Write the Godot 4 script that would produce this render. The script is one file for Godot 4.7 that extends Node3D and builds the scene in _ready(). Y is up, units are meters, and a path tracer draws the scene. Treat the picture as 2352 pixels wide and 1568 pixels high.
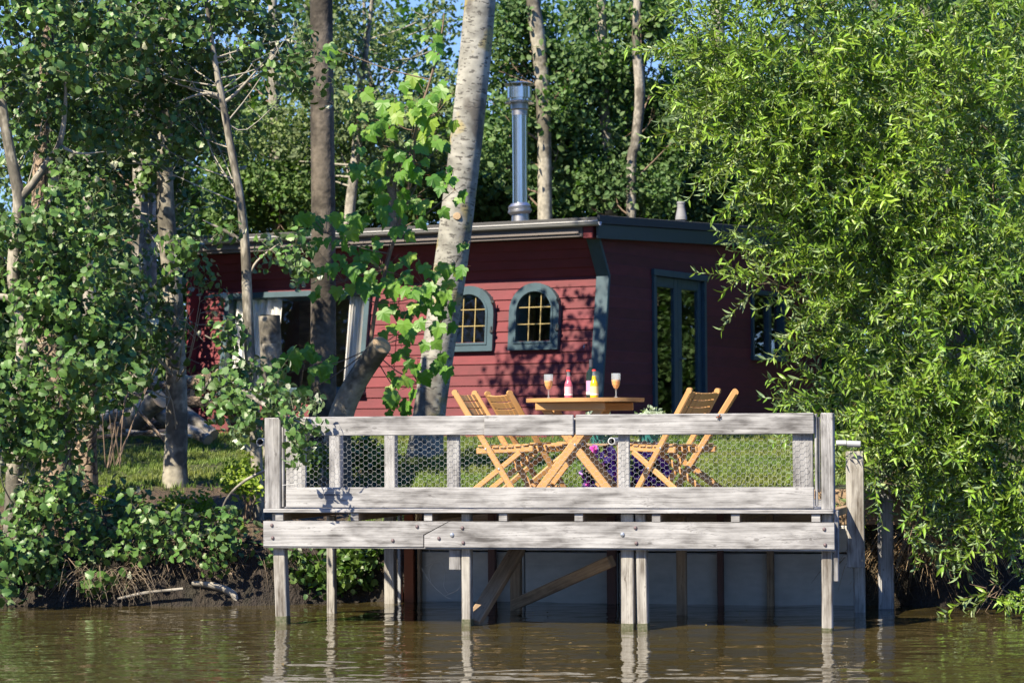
extends Node3D
# A red cabin behind a weathered deck on the water. Camera, sky and sun first; then ground, water, buildings, trees; then furniture and small things.
const FOCAL := 5800.0            # focal length in pixels of a 2352 x 1568 picture
const EYE := Vector3(0, 1.385, 0)
var cam_basis: Basis
var rng := RandomNumberGenerator.new()
var noise := FastNoiseLite.new()
var names := {}
var M := {}
var reds := []
var deck_o: Vector3
var deck_turn := 0.0
var house_o: Vector3
var house_turn := deg_to_rad(-28.0)

# ---------------------------------------------------------------- helpers: positions
func W(X: float, Y: float, d: float) -> Vector3:
	return EYE + cam_basis * Vector3((X - 1176.0) / FOCAL * d, (784.0 - Y) / FOCAL * d, -d)

func on_level(X: float, Y: float, y: float) -> Vector3:
	var r := cam_basis * Vector3((X - 1176.0) / FOCAL, (784.0 - Y) / FOCAL, -1.0)
	return EYE + r * ((y - EYE.y) / r.y)

func in_frame(X: float, Y: float, o: Vector3, turn: float, axis: int, at: float) -> Vector3:
	# where the ray of a pixel meets the plane x, y or z = at of a turned frame; in that frame
	var b := Basis(Vector3.UP, turn)
	var e := b.inverse() * (EYE - o)
	var r := b.inverse() * (cam_basis * Vector3((X - 1176.0) / FOCAL, (784.0 - Y) / FOCAL, -1.0))
	return e + r * ((at - e[axis]) / r[axis])

func dk(X: float, Y: float, z := 0.0) -> Vector3:
	return in_frame(X, Y, deck_o, deck_turn, 2, z)

func deck_world(p: Vector3) -> Vector3:
	return deck_o + Basis(Vector3.UP, deck_turn) * p

func hf(X: float, Y: float, z := 0.0) -> Vector3:
	return in_frame(X, Y, house_o, house_turn, 2, z)

func he(X: float, Y: float, x := 0.0) -> Vector3:
	return in_frame(X, Y, house_o, house_turn, 0, x)

# ---------------------------------------------------------------- helpers: meshes
class MB:
	var v := PackedVector3Array()
	var n := PackedVector3Array()
	var uv := PackedVector2Array()
	var c := PackedColorArray()
	var col := Color(1, 1, 1)
	func tri(a: Vector3, b: Vector3, d: Vector3, na: Vector3, nb: Vector3, nd: Vector3, ua := Vector2.ZERO, ub := Vector2.ZERO, ud := Vector2.ZERO) -> void:
		if (b - a).cross(d - a).dot(na + nb + nd) > 0.0:
			v.append(a); v.append(d); v.append(b)
			n.append(na); n.append(nd); n.append(nb)
			uv.append(ua); uv.append(ud); uv.append(ub)
		else:
			v.append(a); v.append(b); v.append(d)
			n.append(na); n.append(nb); n.append(nd)
			uv.append(ua); uv.append(ub); uv.append(ud)
		c.append(col); c.append(col); c.append(col)
	func flat(a: Vector3, b: Vector3, d: Vector3, out: Vector3, ua := Vector2.ZERO, ub := Vector2.ZERO, ud := Vector2.ZERO) -> void:
		var k := (b - a).cross(d - a).normalized()
		if k.dot(out) < 0.0:
			k = -k
		tri(a, b, d, k, k, k, ua, ub, ud)
	func quad(a: Vector3, b: Vector3, d: Vector3, e: Vector3, out: Vector3, ua := Vector2.ZERO, ub := Vector2(1, 0), ud := Vector2(1, 1), ue := Vector2(0, 1)) -> void:
		flat(a, b, d, out, ua, ub, ud)
		flat(a, d, e, out, ua, ud, ue)
	func build() -> ArrayMesh:
		var m := ArrayMesh.new()
		var arr := []
		arr.resize(Mesh.ARRAY_MAX)
		arr[Mesh.ARRAY_VERTEX] = v
		arr[Mesh.ARRAY_NORMAL] = n
		arr[Mesh.ARRAY_TEX_UV] = uv
		arr[Mesh.ARRAY_COLOR] = c
		m.add_surface_from_arrays(Mesh.PRIMITIVE_TRIANGLES, arr)
		return m

func add_cbox(mb: MB, at: Transform3D, size: Vector3, bev := 0.004) -> void:
	# a box with chamfered edges; uv in metres, u along its longest side, from a random place of the texture
	var h := size / 2.0
	var b: float = minf(bev, minf(h.x, minf(h.y, h.z)) * 0.6)
	var la := 0
	for k in 3:
		if size[k] > size[la] + 1e-5:
			la = k
	var off := Vector2(rng.randf() * 4.0, rng.randf() * 4.0)
	var put := func(p: Vector3, ax: int) -> Vector2:
		var o1 := la
		if ax == la:
			o1 = (la + 1) % 3
		var o2 := 3 - ax - o1
		return Vector2(p[o1], p[o2] + (0.37 * ax)) + off
	for ax in 3:
		for s in [-1.0, 1.0]:
			var p := []
			var a1 := (ax + 1) % 3
			var a2 := (ax + 2) % 3
			for q in [[-1, -1], [1, -1], [1, 1], [-1, 1]]:
				var t := Vector3.ZERO
				t[ax] = s * h[ax]
				t[a1] = q[0] * (h[a1] - b)
				t[a2] = q[1] * (h[a2] - b)
				p.append(t)
			var nn := Vector3.ZERO
			nn[ax] = s
			mb.quad(at * p[0], at * p[1], at * p[2], at * p[3], at.basis * nn, put.call(p[0], ax), put.call(p[1], ax), put.call(p[2], ax), put.call(p[3], ax))
	for ax in 3:      # edges parallel to ax
		var a1 := (ax + 1) % 3
		var a2 := (ax + 2) % 3
		for s1 in [-1.0, 1.0]:
			for s2 in [-1.0, 1.0]:
				var p := []
				for q in [[-1, 0], [1, 0], [1, 1], [-1, 1]]:
					var t := Vector3.ZERO
					t[ax] = q[0] * (h[ax] - b)
					t[a1] = s1 * (h[a1] - (b if q[1] == 1 else 0.0))
					t[a2] = s2 * (h[a2] - (0.0 if q[1] == 1 else b))
					p.append(t)
				var nn := Vector3.ZERO
				nn[a1] = s1
				nn[a2] = s2
				mb.quad(at * p[0], at * p[1], at * p[2], at * p[3], at.basis * nn, put.call(p[0], a1), put.call(p[1], a1), put.call(p[2], a1), put.call(p[3], a1))
	for sx in [-1.0, 1.0]:
		for sy in [-1.0, 1.0]:
			for sz in [-1.0, 1.0]:
				var s3 := Vector3(sx, sy, sz)
				var p0 := Vector3(h.x, h.y - b, h.z - b) * s3
				var p1 := Vector3(h.x - b, h.y, h.z - b) * s3
				var p2 := Vector3(h.x - b, h.y - b, h.z) * s3
				mb.flat(at * p0, at * p1, at * p2, at.basis * s3, put.call(p0, 2), put.call(p1, 2), put.call(p2, 2))

func cbox(size: Vector3, bev := 0.004) -> ArrayMesh:
	var mb := MB.new()
	add_cbox(mb, Transform3D(), size, bev)
	return mb.build()

func smooth_path(pts: Array, per := 5) -> Array:
	# [[Vector3, radius], ...] made denser along a Catmull-Rom curve
	var out := []
	for i in pts.size() - 1:
		var p0 = pts[maxi(i - 1, 0)]
		var p1 = pts[i]
		var p2 = pts[i + 1]
		var p3 = pts[mini(i + 2, pts.size() - 1)]
		for k in per:
			var t := float(k) / per
			out.append([(p1[0] as Vector3).cubic_interpolate(p2[0], p0[0], p3[0], t), lerpf(p1[1], p2[1], t)])
	out.append(pts[-1])
	return out

func add_tube(mb: MB, path: Array, sides := 12, rough := 0.0, cap := true, seed_off := 0.0, freq := 14.0) -> void:
	var rings := []
	var up := Vector3(0.31, 0.2, 0.93).normalized()
	var along := 0.0
	for i in path.size():
		var p: Vector3 = path[i][0]
		var t: Vector3 = (path[mini(i + 1, path.size() - 1)][0] - path[maxi(i - 1, 0)][0]).normalized()
		up = (up - t * up.dot(t)).normalized()
		var side := t.cross(up)
		if i > 0:
			along += p.distance_to(path[i - 1][0])
		var ring := []
		for k in sides + 1:
			var a := TAU * k / sides
			var dir := up * cos(a) + side * sin(a)
			var r: float = path[i][1]
			if rough > 0.0:
				r *= 1.0 + rough * noise.get_noise_3d(dir.x * freq + seed_off, along * freq * 1.7, dir.z * freq + dir.y * freq)
			ring.append([p + dir * r, dir, Vector2(float(k) / sides, along + seed_off)])
		rings.append(ring)
	for i in rings.size() - 1:
		for k in sides:
			var a = rings[i][k]
			var b = rings[i][k + 1]
			var d = rings[i + 1][k + 1]
			var e = rings[i + 1][k]
			mb.tri(a[0], b[0], d[0], a[1], b[1], d[1], a[2], b[2], d[2])
			mb.tri(a[0], d[0], e[0], a[1], d[1], e[1], a[2], d[2], e[2])
	if cap:
		for e in [0, rings.size() - 1]:
			var nb: int = 1 if e == 0 else e - 1
			var out: Vector3 = path[e][0] - path[nb][0]
			for k in sides:
				mb.flat(path[e][0], rings[e][k][0], rings[e][k + 1][0], out)

func tube(path: Array, sides := 12, rough := 0.0, cap := true, seed_off := 0.0) -> ArrayMesh:
	var mb := MB.new()
	add_tube(mb, path, sides, rough, cap, seed_off)
	return mb.build()

func lathe(profile: Array, sides := 24) -> ArrayMesh:
	# profile [[radius, y], ...]
	var mb := MB.new()
	for i in profile.size() - 1:
		var r0: float = profile[i][0]
		var r1: float = profile[i + 1][0]
		var y0: float = profile[i][1]
		var y1: float = profile[i + 1][1]
		var sl := Vector2(y1 - y0, r0 - r1).normalized()
		for k in sides:
			var a := TAU * k / sides
			var b := TAU * (k + 1) / sides
			var da := Vector3(cos(a), 0, sin(a))
			var db := Vector3(cos(b), 0, sin(b))
			var na := da * sl.x + Vector3(0, sl.y, 0)
			var nb := db * sl.x + Vector3(0, sl.y, 0)
			var u0 := Vector2(float(k) / sides, 1.0 - float(i) / profile.size())
			var u1 := Vector2(float(k + 1) / sides, 1.0 - float(i) / profile.size())
			if r0 > 1e-6:
				mb.tri(da * r0 + Vector3(0, y0, 0), db * r0 + Vector3(0, y0, 0), db * r1 + Vector3(0, y1, 0), na, nb, nb, u0, u1, u1)
			if r1 > 1e-6:
				mb.tri(da * r0 + Vector3(0, y0, 0), db * r1 + Vector3(0, y1, 0), da * r1 + Vector3(0, y1, 0), na, nb, na, u0, u1, u0)
	return mb.build()

func ring_prism(outer: PackedVector2Array, inner: PackedVector2Array, z0: float, z1: float) -> ArrayMesh:
	# closed frame between two outlines with the same number of points; z1 is the front
	var mb := MB.new()
	var cnt := outer.size()
	for i in cnt:
		var j := (i + 1) % cnt
		var o0 := outer[i]
		var o1 := outer[j]
		var i0 := inner[i]
		var i1 := inner[j]
		mb.quad(Vector3(o0.x, o0.y, z1), Vector3(o1.x, o1.y, z1), Vector3(i1.x, i1.y, z1), Vector3(i0.x, i0.y, z1), Vector3.BACK, o0, o1, i1, i0)
		var mid := (o0 + o1) / 2.0 - (i0 + i1) / 2.0
		mb.quad(Vector3(o0.x, o0.y, z1), Vector3(o1.x, o1.y, z1), Vector3(o1.x, o1.y, z0), Vector3(o0.x, o0.y, z0), Vector3(mid.x, mid.y, 0))
		mb.quad(Vector3(i0.x, i0.y, z1), Vector3(i1.x, i1.y, z1), Vector3(i1.x, i1.y, z0), Vector3(i0.x, i0.y, z0), Vector3(-mid.x, -mid.y, 0))
	return mb.build()

# ---------------------------------------------------------------- helpers: scene tree
func numbered(called: String) -> String:
	names[called] = names.get(called, 0) + 1
	return called if names[called] == 1 else "%s_%03d" % [called, names[called] - 1]

func thing(called: String, label: String, category: String, at := Vector3.ZERO, turn := 0.0, group := "") -> Node3D:
	var o := Node3D.new()
	o.name = numbered(called)
	add_child(o)
	o.position = at
	o.rotation.y = turn
	o.set_meta("label", label)
	o.set_meta("category", category)
	if group:
		o.set_meta("group", group)
	return o

func part(called: String, mesh: Mesh, m: Material, parent: Node, at := Transform3D()) -> MeshInstance3D:
	var o := MeshInstance3D.new()
	o.name = called
	o.mesh = mesh
	o.material_override = m
	o.transform = at
	parent.add_child(o, true)
	return o

func structure(called: String, mesh: Mesh, m: Material) -> MeshInstance3D:
	var o := part(called, mesh, m, self)
	o.set_meta("kind", "structure")
	return o

func bar(called: String, a: Vector3, b: Vector3, wide: float, thick: float, facing: Vector3, m: Material, parent: Node, bev := 0.004) -> MeshInstance3D:
	# a board from a to b, WIDE across, THICK along FACING
	var x := (b - a).normalized()
	var z := (facing - x * facing.dot(x)).normalized()
	var y := z.cross(x)
	return part(called, cbox(Vector3(a.distance_to(b), wide, thick), bev), m, parent, Transform3D(Basis(x, y, z), (a + b) / 2.0))

func block(called: String, lo: Vector3, hi: Vector3, m: Material, parent: Node, bev := 0.004) -> MeshInstance3D:
	var l := lo.min(hi)
	var h := lo.max(hi)
	return part(called, cbox(h - l, bev), m, parent, Transform3D(Basis(), (l + h) / 2.0))

func copies(called: String, mesh: Mesh, m: Material, parent: Node, xf: Array, cols: Array) -> MultiMeshInstance3D:
	var mm := MultiMesh.new()
	mm.transform_format = MultiMesh.TRANSFORM_3D
	mm.use_colors = true
	mm.mesh = mesh
	mm.instance_count = xf.size()
	for i in xf.size():
		mm.set_instance_transform(i, xf[i])
		mm.set_instance_color(i, cols[i])
	var o := MultiMeshInstance3D.new()
	o.name = called
	o.multimesh = mm
	o.material_override = m
	o.set_meta("kind", "stuff")
	parent.add_child(o, true)
	return o

# ---------------------------------------------------------------- helpers: materials and textures
func lin(r: float, g: float, b: float) -> Color:
	return Color(r, g, b).linear_to_srgb()

func mat(c: Color, rough := 0.7, metal := 0.0, spec := 0.5) -> StandardMaterial3D:
	var m := StandardMaterial3D.new()
	m.albedo_color = c
	m.roughness = rough
	m.metallic = metal
	m.metallic_specular = spec
	return m

func textured(img: Image, scale: Vector2, rough := 0.8, relief: Image = null, cm := 0.2) -> StandardMaterial3D:
	var m := mat(Color.WHITE, rough)
	m.albedo_texture = ImageTexture.create_from_image(img)
	m.uv1_scale = Vector3(scale.x, scale.y, 1)
	if relief:
		m.heightmap_enabled = true
		m.heightmap_texture = ImageTexture.create_from_image(relief)
		m.heightmap_scale = cm
	return m

func leaf_mat(rough: float, back: Color) -> StandardMaterial3D:
	var m := mat(Color.WHITE, rough)
	m.vertex_color_use_as_albedo = true
	m.cull_mode = BaseMaterial3D.CULL_DISABLED
	m.backlight_enabled = true
	m.backlight = back
	return m

func paint_image(w: int, h: int, f: Callable) -> Array:
	# f(x, y) -> [r, g, b linear, height 0..1]; gives the colour picture and the relief picture
	var px := PackedByteArray()
	px.resize(w * h * 3)
	var ht := PackedByteArray()
	ht.resize(w * h)
	for y in h:
		for x in w:
			var q: Array = f.call(x, y)
			var c := Color(q[0], q[1], q[2]).linear_to_srgb()
			var k := (y * w + x) * 3
			px[k] = int(clampf(c.r, 0, 1) * 255.0)
			px[k + 1] = int(clampf(c.g, 0, 1) * 255.0)
			px[k + 2] = int(clampf(c.b, 0, 1) * 255.0)
			ht[y * w + x] = int(clampf(q[3], 0, 1) * 255.0)
	return [Image.create_from_data(w, h, false, Image.FORMAT_RGB8, px), Image.create_from_data(w, h, false, Image.FORMAT_L8, ht)]

func wood_images(w: int, h: int, mx: float, my: float, base: Color, dark: Color, knots: int, crack: float, contrast: float) -> Array:
	# grain along x; mx, my: metres the picture covers
	var kn := []
	for i in knots:
		kn.append([rng.randf() * mx, rng.randf() * my, rng.randf_range(0.006, 0.012)])
	return paint_image(w, h, func(ix: int, iy: int) -> Array:
		var X := ix * mx / w
		var Y := iy * my / h
		var ang := TAU * X / mx
		var ca := cos(ang) * mx / TAU
		var sa := sin(ang) * mx / TAU
		var warp := noise.get_noise_3d(ca * 90.0, Y * 300.0, sa * 90.0) * 0.02
		var dk_knot := 0.0
		for k in kn:
			var dx: float = (X - k[0]) / 1.6
			var dy: float = Y - k[1]
			var dd: float = sqrt(dx * dx + dy * dy) / k[2]
			if dd < 5.0:
				warp += signf(dy) * exp(-dd * 0.9) * 0.02
				if dd < 1.0:
					dk_knot = maxf(dk_knot, 1.0 - dd * dd * 0.6)
		var yy := Y + warp
		var g := noise.get_noise_3d(ca * 160.0, yy * 21000.0, sa * 160.0) * 0.55 + noise.get_noise_3d(ca * 90.0 + 300.0, yy * 6000.0, sa * 90.0) * 0.55
		var blotch := noise.get_noise_3d(ca * 260.0 + 900.0, Y * 800.0 + 77.0, sa * 260.0)
		var cr := absf(noise.get_noise_3d(ca * 80.0 - 500.0, yy * 1500.0 + 50.0, sa * 80.0))
		var line := clampf(1.0 - cr / 0.022, 0.0, 1.0) * crack * clampf(0.45 + blotch * 2.5, 0.0, 1.0)
		var stain := noise.get_noise_3d(ca * 150.0 + 60.0, Y * 420.0 - 40.0, sa * 150.0) + 0.5 * noise.get_noise_3d(ca * 700.0, Y * 2500.0, sa * 700.0)
		var t := clampf(0.66 + contrast * (g * 0.62 + blotch * 0.6 + minf(stain, 0.05) * 0.55), 0.0, 1.0)
		t = t * (1.0 - 0.85 * line) * (1.0 - 0.6 * dk_knot)
		var c := dark.lerp(base, t)
		return [c.r, c.g, c.b, clampf(0.55 + g * 0.5 - line * 0.8, 0.0, 1.0)])

func make_materials() -> void:
	var im := wood_images(2048, 256, 4.2, 0.5, Color(0.35, 0.347, 0.352), Color(0.062, 0.058, 0.058), 24, 1.0, 1.1)
	M.grey_wood = textured(im[0], Vector2(1 / 4.2, 2.0), 0.85, im[1], 0.08)
	im = wood_images(1024, 128, 2.0, 0.25, Color(0.33, 0.315, 0.29), Color(0.075, 0.062, 0.05), 6, 1.0, 1.2)
	M.pile_wood = textured(im[0], Vector2(0.5, 4.0), 0.9, im[1], 0.15)
	im = wood_images(512, 256, 1.0, 0.35, Color(0.46, 0.26, 0.10), Color(0.30, 0.145, 0.045), 0, 0.0, 0.45)
	M.teak = textured(im[0], Vector2(1.0, 1 / 0.35), 0.5, im[1], 0.01)
	im = wood_images(512, 256, 1.2, 0.4, Color(0.35, 0.25, 0.16), Color(0.1, 0.06, 0.035), 2, 0.8, 0.8)
	M.brown_wood = textured(im[0], Vector2(1 / 1.2, 2.5), 0.85, im[1], 0.15)
	# red siding paint
	im = paint_image(512, 256, func(x: int, y: int) -> Array:
		var g := noise.get_noise_2d(x * 1.5, y * 40.0) * 0.6 + noise.get_noise_2d(x * 3.0 + 500.0, y * 8.0) * 0.5
		var b := noise.get_noise_2d(x * 0.8 + 90.0, y * 1.6)
		var t := 1.0 + 0.16 * g + 0.22 * b
		return [0.14 * t, 0.018 * t, 0.026 * t, 0.5 + 0.5 * g])
	M.red_paint = textured(im[0], Vector2(0.5, 1.5), 0.72, im[1], 0.08)
	reds = [M.red_paint]
	for q in [[0.78, 0.76, 0.78], [1.0, 0.9, 0.92], [0.9, 0.95, 1.0]]:
		var r: StandardMaterial3D = M.red_paint.duplicate()
		r.albedo_color = lin(q[0], q[1], q[2])
		reds.append(r)
	im = paint_image(256, 256, func(x: int, y: int) -> Array:
		var b := noise.get_noise_2d(x * 1.2, y * 1.2) + 0.5 * noise.get_noise_2d(x * 5.0, y * 14.0)
		var t := 1.0 + 0.25 * b
		return [0.032 * t, 0.066 * t, 0.088 * t, 0.5 + 0.4 * b])
	M.blue_paint = textured(im[0], Vector2(1.2, 1.2), 0.5, im[1], 0.03)
	M.roof_felt = mat(lin(0.06, 0.06, 0.06), 0.9)
	M.verge_blue = mat(lin(0.03, 0.05, 0.062), 0.5)
	M.gutter = mat(lin(0.36, 0.355, 0.35), 0.45)
	M.gutter_brown = mat(lin(0.14, 0.12, 0.115), 0.6)
	M.gold_bar = mat(lin(0.30, 0.235, 0.10), 0.4)
	M.black_iron = mat(lin(0.02, 0.02, 0.022), 0.5)
	M.curtain = mat(lin(0.72, 0.71, 0.69), 0.9)
	M.curtain.backlight_enabled = true
	M.curtain.backlight = Color(0.3, 0.3, 0.3)
	M.pane = mat(Color(0.1, 0.12, 0.12, 0.03), 0.02)
	M.pane.transparency = BaseMaterial3D.TRANSPARENCY_ALPHA
	M.steel = mat(lin(0.62, 0.62, 0.63), 0.22, 1.0)
	M.steel_dull = mat(lin(0.42, 0.41, 0.42), 0.42, 1.0)
	M.lead_grey = mat(lin(0.2, 0.2, 0.215), 0.7)
	M.wire = mat(lin(0.42, 0.43, 0.44), 0.5, 0.3)
	M.bolt = mat(lin(0.16, 0.12, 0.125), 0.55, 0.6)
	M.bolt_new = mat(lin(0.5, 0.52, 0.55), 0.35, 0.8)
	M.white_pipe = mat(lin(0.5, 0.51, 0.52), 0.4)
	M.grey_pipe = mat(lin(0.28, 0.29, 0.31), 0.5)
	M.rust = mat(lin(0.33, 0.1, 0.045), 0.85)
	M.red_brown = mat(lin(0.12, 0.06, 0.05), 0.8)
	# concrete
	im = paint_image(512, 512, func(x: int, y: int) -> Array:
		var b := noise.get_noise_2d(x * 0.7, y * 0.7) * 0.5 + noise.get_noise_2d(x * 4.0, y * 2.0) * 0.35
		var s := noise.get_noise_2d(x * 0.8 + 700.0, y * 0.12)
		var t := 1.0 + 0.3 * b + 0.35 * minf(s, 0.0)
		return [0.43 * t, 0.42 * t, 0.40 * t, 0.5 + b * 0.4])
	M.concrete = textured(im[0], Vector2(0.7, 0.7), 0.85, im[1], 0.15)
	# bark: u once round, v along in metres
	im = paint_image(512, 1024, func(x: int, y: int) -> Array:
		var a := TAU * x / 512.0
		var cx := cos(a) * 30.0
		var cz := sin(a) * 30.0
		var big := noise.get_noise_3d(cx, y * 0.9, cz)
		var lich := noise.get_noise_3d(cx * 1.3 + 200.0, y * 1.6, cz * 1.3)
		var fine := noise.get_noise_3d(cx * 4.0, y * 8.0, cz * 4.0)
		var spot := noise.get_noise_3d(cx * 4.5 + 50.0, y * 20.0, cz * 4.5 - 70.0)
		var mott := noise.get_noise_3d(cx * 2.0 - 90.0, y * 4.5, cz * 2.0)
		var t := 0.95 + 0.4 * big + 0.28 * fine + 0.5 * mott
		var c := Color(0.265 * t, 0.26 * t, 0.235 * t)
		if lich > 0.16:
			c = c.lerp(Color(0.30, 0.24, 0.07), clampf((lich - 0.16) * 3.0, 0.0, 0.7))
		if spot > 0.24:
			c = c.lerp(Color(0.06, 0.055, 0.05), clampf((spot - 0.24) * 7.0, 0.0, 0.85))
		if big < -0.28:
			c = c.lerp(Color(0.1, 0.09, 0.08), clampf((-0.28 - big) * 5.0, 0.0, 0.8))
		return [c.r, c.g, c.b, 0.6 + 0.3 * fine - (0.4 if spot > 0.32 else 0.0)])
	M.bark_white = textured(im[0], Vector2(1.0, 0.14), 0.85, im[1], 0.5)
	im = paint_image(512, 1024, func(x: int, y: int) -> Array:
		var a := TAU * x / 512.0
		var cx := cos(a) * 30.0
		var cz := sin(a) * 30.0
		var big := noise.get_noise_3d(cx * 0.8, y * 1.0 + 300.0, cz * 0.8)
		var fine := noise.get_noise_3d(cx * 5.0, y * 9.0, cz * 5.0)
		var band := noise.get_noise_3d(cx * 0.5 + 40.0, y * 3.6, cz * 0.5)
		var t := 1.0 + 0.45 * fine
		var c := Color(0.10, 0.09, 0.075).lerp(Color(0.30, 0.275, 0.235), clampf(0.38 + big * 2.2 + band * 0.8 + fine * 0.3, 0.0, 1.0))
		return [c.r * t, c.g * t, c.b * t, 0.5 + 0.5 * fine])
	M.bark_grey = textured(im[0], Vector2(1.0, 0.14), 0.9, im[1], 0.6)
	M.bark_dark = textured(im[0], Vector2(1.0, 0.14), 0.9, im[1], 0.8)
	M.bark_dark.albedo_color = lin(0.36, 0.33, 0.31)
	M.bark_pale = textured(im[0], Vector2(1.0, 0.14), 0.85, im[1], 0.2)
	M.bark_pale.albedo_color = Color(1, 1, 0.98)
	im = paint_image(512, 1024, func(x: int, y: int) -> Array:
		var a := TAU * x / 512.0
		var ridge := absf(noise.get_noise_3d(cos(a) * 85.0, y * 2.2, sin(a) * 85.0))
		var t := clampf(ridge * 3.2, 0.0, 1.0)
		var c := Color(0.05, 0.037, 0.03).lerp(Color(0.30, 0.22, 0.155), t)
		return [c.r, c.g, c.b, t])
	M.bark_rough = textured(im[0], Vector2(1.0, 0.3), 0.95, im[1], 2.0)
	im = paint_image(256, 256, func(x: int, y: int) -> Array:
		var d := Vector2(x - 128, y - 128)
		var r := d.length() + noise.get_noise_2d(x * 2.0, y * 2.0) * 12.0
		var t := 0.8 + 0.2 * sin(r * 0.55) + 0.15 * noise.get_noise_2d(x * 6.0, y * 6.0)
		return [0.44 * t, 0.32 * t, 0.20 * t, 0.5 + 0.2 * sin(r * 0.55)])
	M.cut_wood = textured(im[0], Vector2(1, 1), 0.9)
	M.cut_wood.uv1_triplanar = true
	M.cut_wood.uv1_scale = Vector3(4, 4, 4)
	M.leaf_poplar = leaf_mat(0.46, Color(0.62, 0.72, 0.3))
	M.leaf_willow = leaf_mat(0.42, Color(0.75, 0.85, 0.35))
	M.leaf_far = leaf_mat(0.62, Color(0.75, 0.85, 0.4))
	M.leaf_maple = leaf_mat(0.45, Color(0.85, 0.95, 0.4))
	M.grass = leaf_mat(0.6, Color(0.5, 0.6, 0.25))
	M.petal = leaf_mat(0.6, Color(0.5, 0.4, 0.5))
	M.twig = mat(lin(0.17, 0.12, 0.085), 0.9)
	M.twig_grey = mat(lin(0.28, 0.26, 0.22), 0.9)
	im = paint_image(128, 128, func(x: int, y: int) -> Array:
		var n1 := noise.get_noise_2d(x * 9.0, y * 9.0)
		var c := Color(0.05, 0.058, 0.022).lerp(Color(0.13, 0.12, 0.08), clampf(0.4 + n1, 0.0, 1.0))
		return [c.r, c.g, c.b, 0.5 + n1 * 0.5])
	M.algae = textured(im[0], Vector2(3, 3), 0.5, im[1], 0.1)
	M.ground = mat(Color.WHITE, 0.95)
	M.ground.vertex_color_use_as_albedo = true
	im = paint_image(512, 512, func(x: int, y: int) -> Array:
		var a := TAU * x / 512.0
		var b := TAU * y / 512.0
		var n1 := noise.get_noise_3d(cos(a) * 260.0 + sin(b) * 190.0, sin(a) * 260.0, cos(b) * 260.0)
		var n2 := noise.get_noise_3d(cos(a) * 900.0, sin(a) * 900.0 + sin(b) * 640.0, cos(b) * 900.0)
		var v := clampf(0.72 + 0.5 * n1 + 0.35 * n2, 0.15, 1.0)
		return [v, v * 0.98, v * 0.95, 0.5 + 0.6 * n1 + 0.4 * n2])
	M.ground.albedo_texture = ImageTexture.create_from_image(im[0])
	M.ground.heightmap_enabled = true
	M.ground.heightmap_texture = ImageTexture.create_from_image(im[1])
	M.ground.heightmap_scale = 4.0
	M.ground.uv1_triplanar = true
	M.ground.uv1_world_triplanar = true
	M.ground.uv1_scale = Vector3(1.4, 1.4, 1.4)
	M.water = mat(lin(0.046, 0.036, 0.013), 0.04)

# ---------------------------------------------------------------- ground
func shore(x: float) -> float:
	if x < -1.2:
		return -20.45 + 0.3 * smoothstep(-1.2, -2.0, x) + 0.12 * noise.get_noise_1d(x * 60.0)
	if x > 2.8:
		return -19.5 + 0.15 * noise.get_noise_1d(x * 60.0)
	return -20.45 + (x + 1.2) * 0.2425

func steps(t: float, k: Array) -> float:
	for i in k.size() - 1:
		if t < k[i + 1][0]:
			return lerpf(k[i][1], k[i + 1][1], clampf((t - k[i][0]) / (k[i + 1][0] - k[i][0]), 0.0, 1.0))
	return k[-1][1]

func ground_y(x: float, z: float) -> float:
	var t := shore(x) - z
	var nat := steps(t, [[-3.0, -0.8], [-0.4, -0.35], [0.0, -0.02], [0.06, 0.1], [0.22, 0.42], [0.8, 0.6], [2.9, 0.83], [5.0, 1.05], [7.9, 1.27], [12.0, 1.33], [40.0, 1.5], [120.0, 2.0]])
	nat += noise.get_noise_2d(x * 300.0, z * 300.0) * 0.09 * smoothstep(-0.05, 0.15, t) * (1.0 - smoothstep(0.8, 1.6, t))
	nat += noise.get_noise_2d(x * 45.0, z * 45.0) * 0.10 * smoothstep(0.0, 0.6, t) + noise.get_noise_2d(x * 170.0, z * 170.0) * 0.04 * smoothstep(-0.1, 0.3, t)
	var wall := steps(t, [[0.16, -0.5], [0.24, 0.9], [9.4, 1.25], [40.0, 1.5], [120.0, 2.0]])
	wall += noise.get_noise_2d(x * 80.0, z * 80.0) * 0.02 * smoothstep(0.5, 2.0, t)
	var w := smoothstep(-0.95, -0.8, x) * (1.0 - smoothstep(2.95, 3.1, x))
	w = maxf(w, smoothstep(-2.2, -0.6, x) * smoothstep(3.0, 4.5, t) * (1.0 - smoothstep(4.5, 6.0, x)))
	return lerpf(nat, wall, w)

func graded(lo: float, a: float, b: float, hi: float, fine: float) -> PackedFloat32Array:
	var out := PackedFloat32Array()
	var left := []
	var s := fine
	var x := a
	while x > lo:
		s *= 1.3
		x -= s
		left.append(x)
	left.reverse()
	for q in left:
		out.append(q)
	x = a
	while x < b:
		out.append(x)
		x += fine
	out.append(b)
	s = fine
	x = b
	while x < hi:
		s *= 1.3
		x += s
		out.append(x)
	return out

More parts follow.
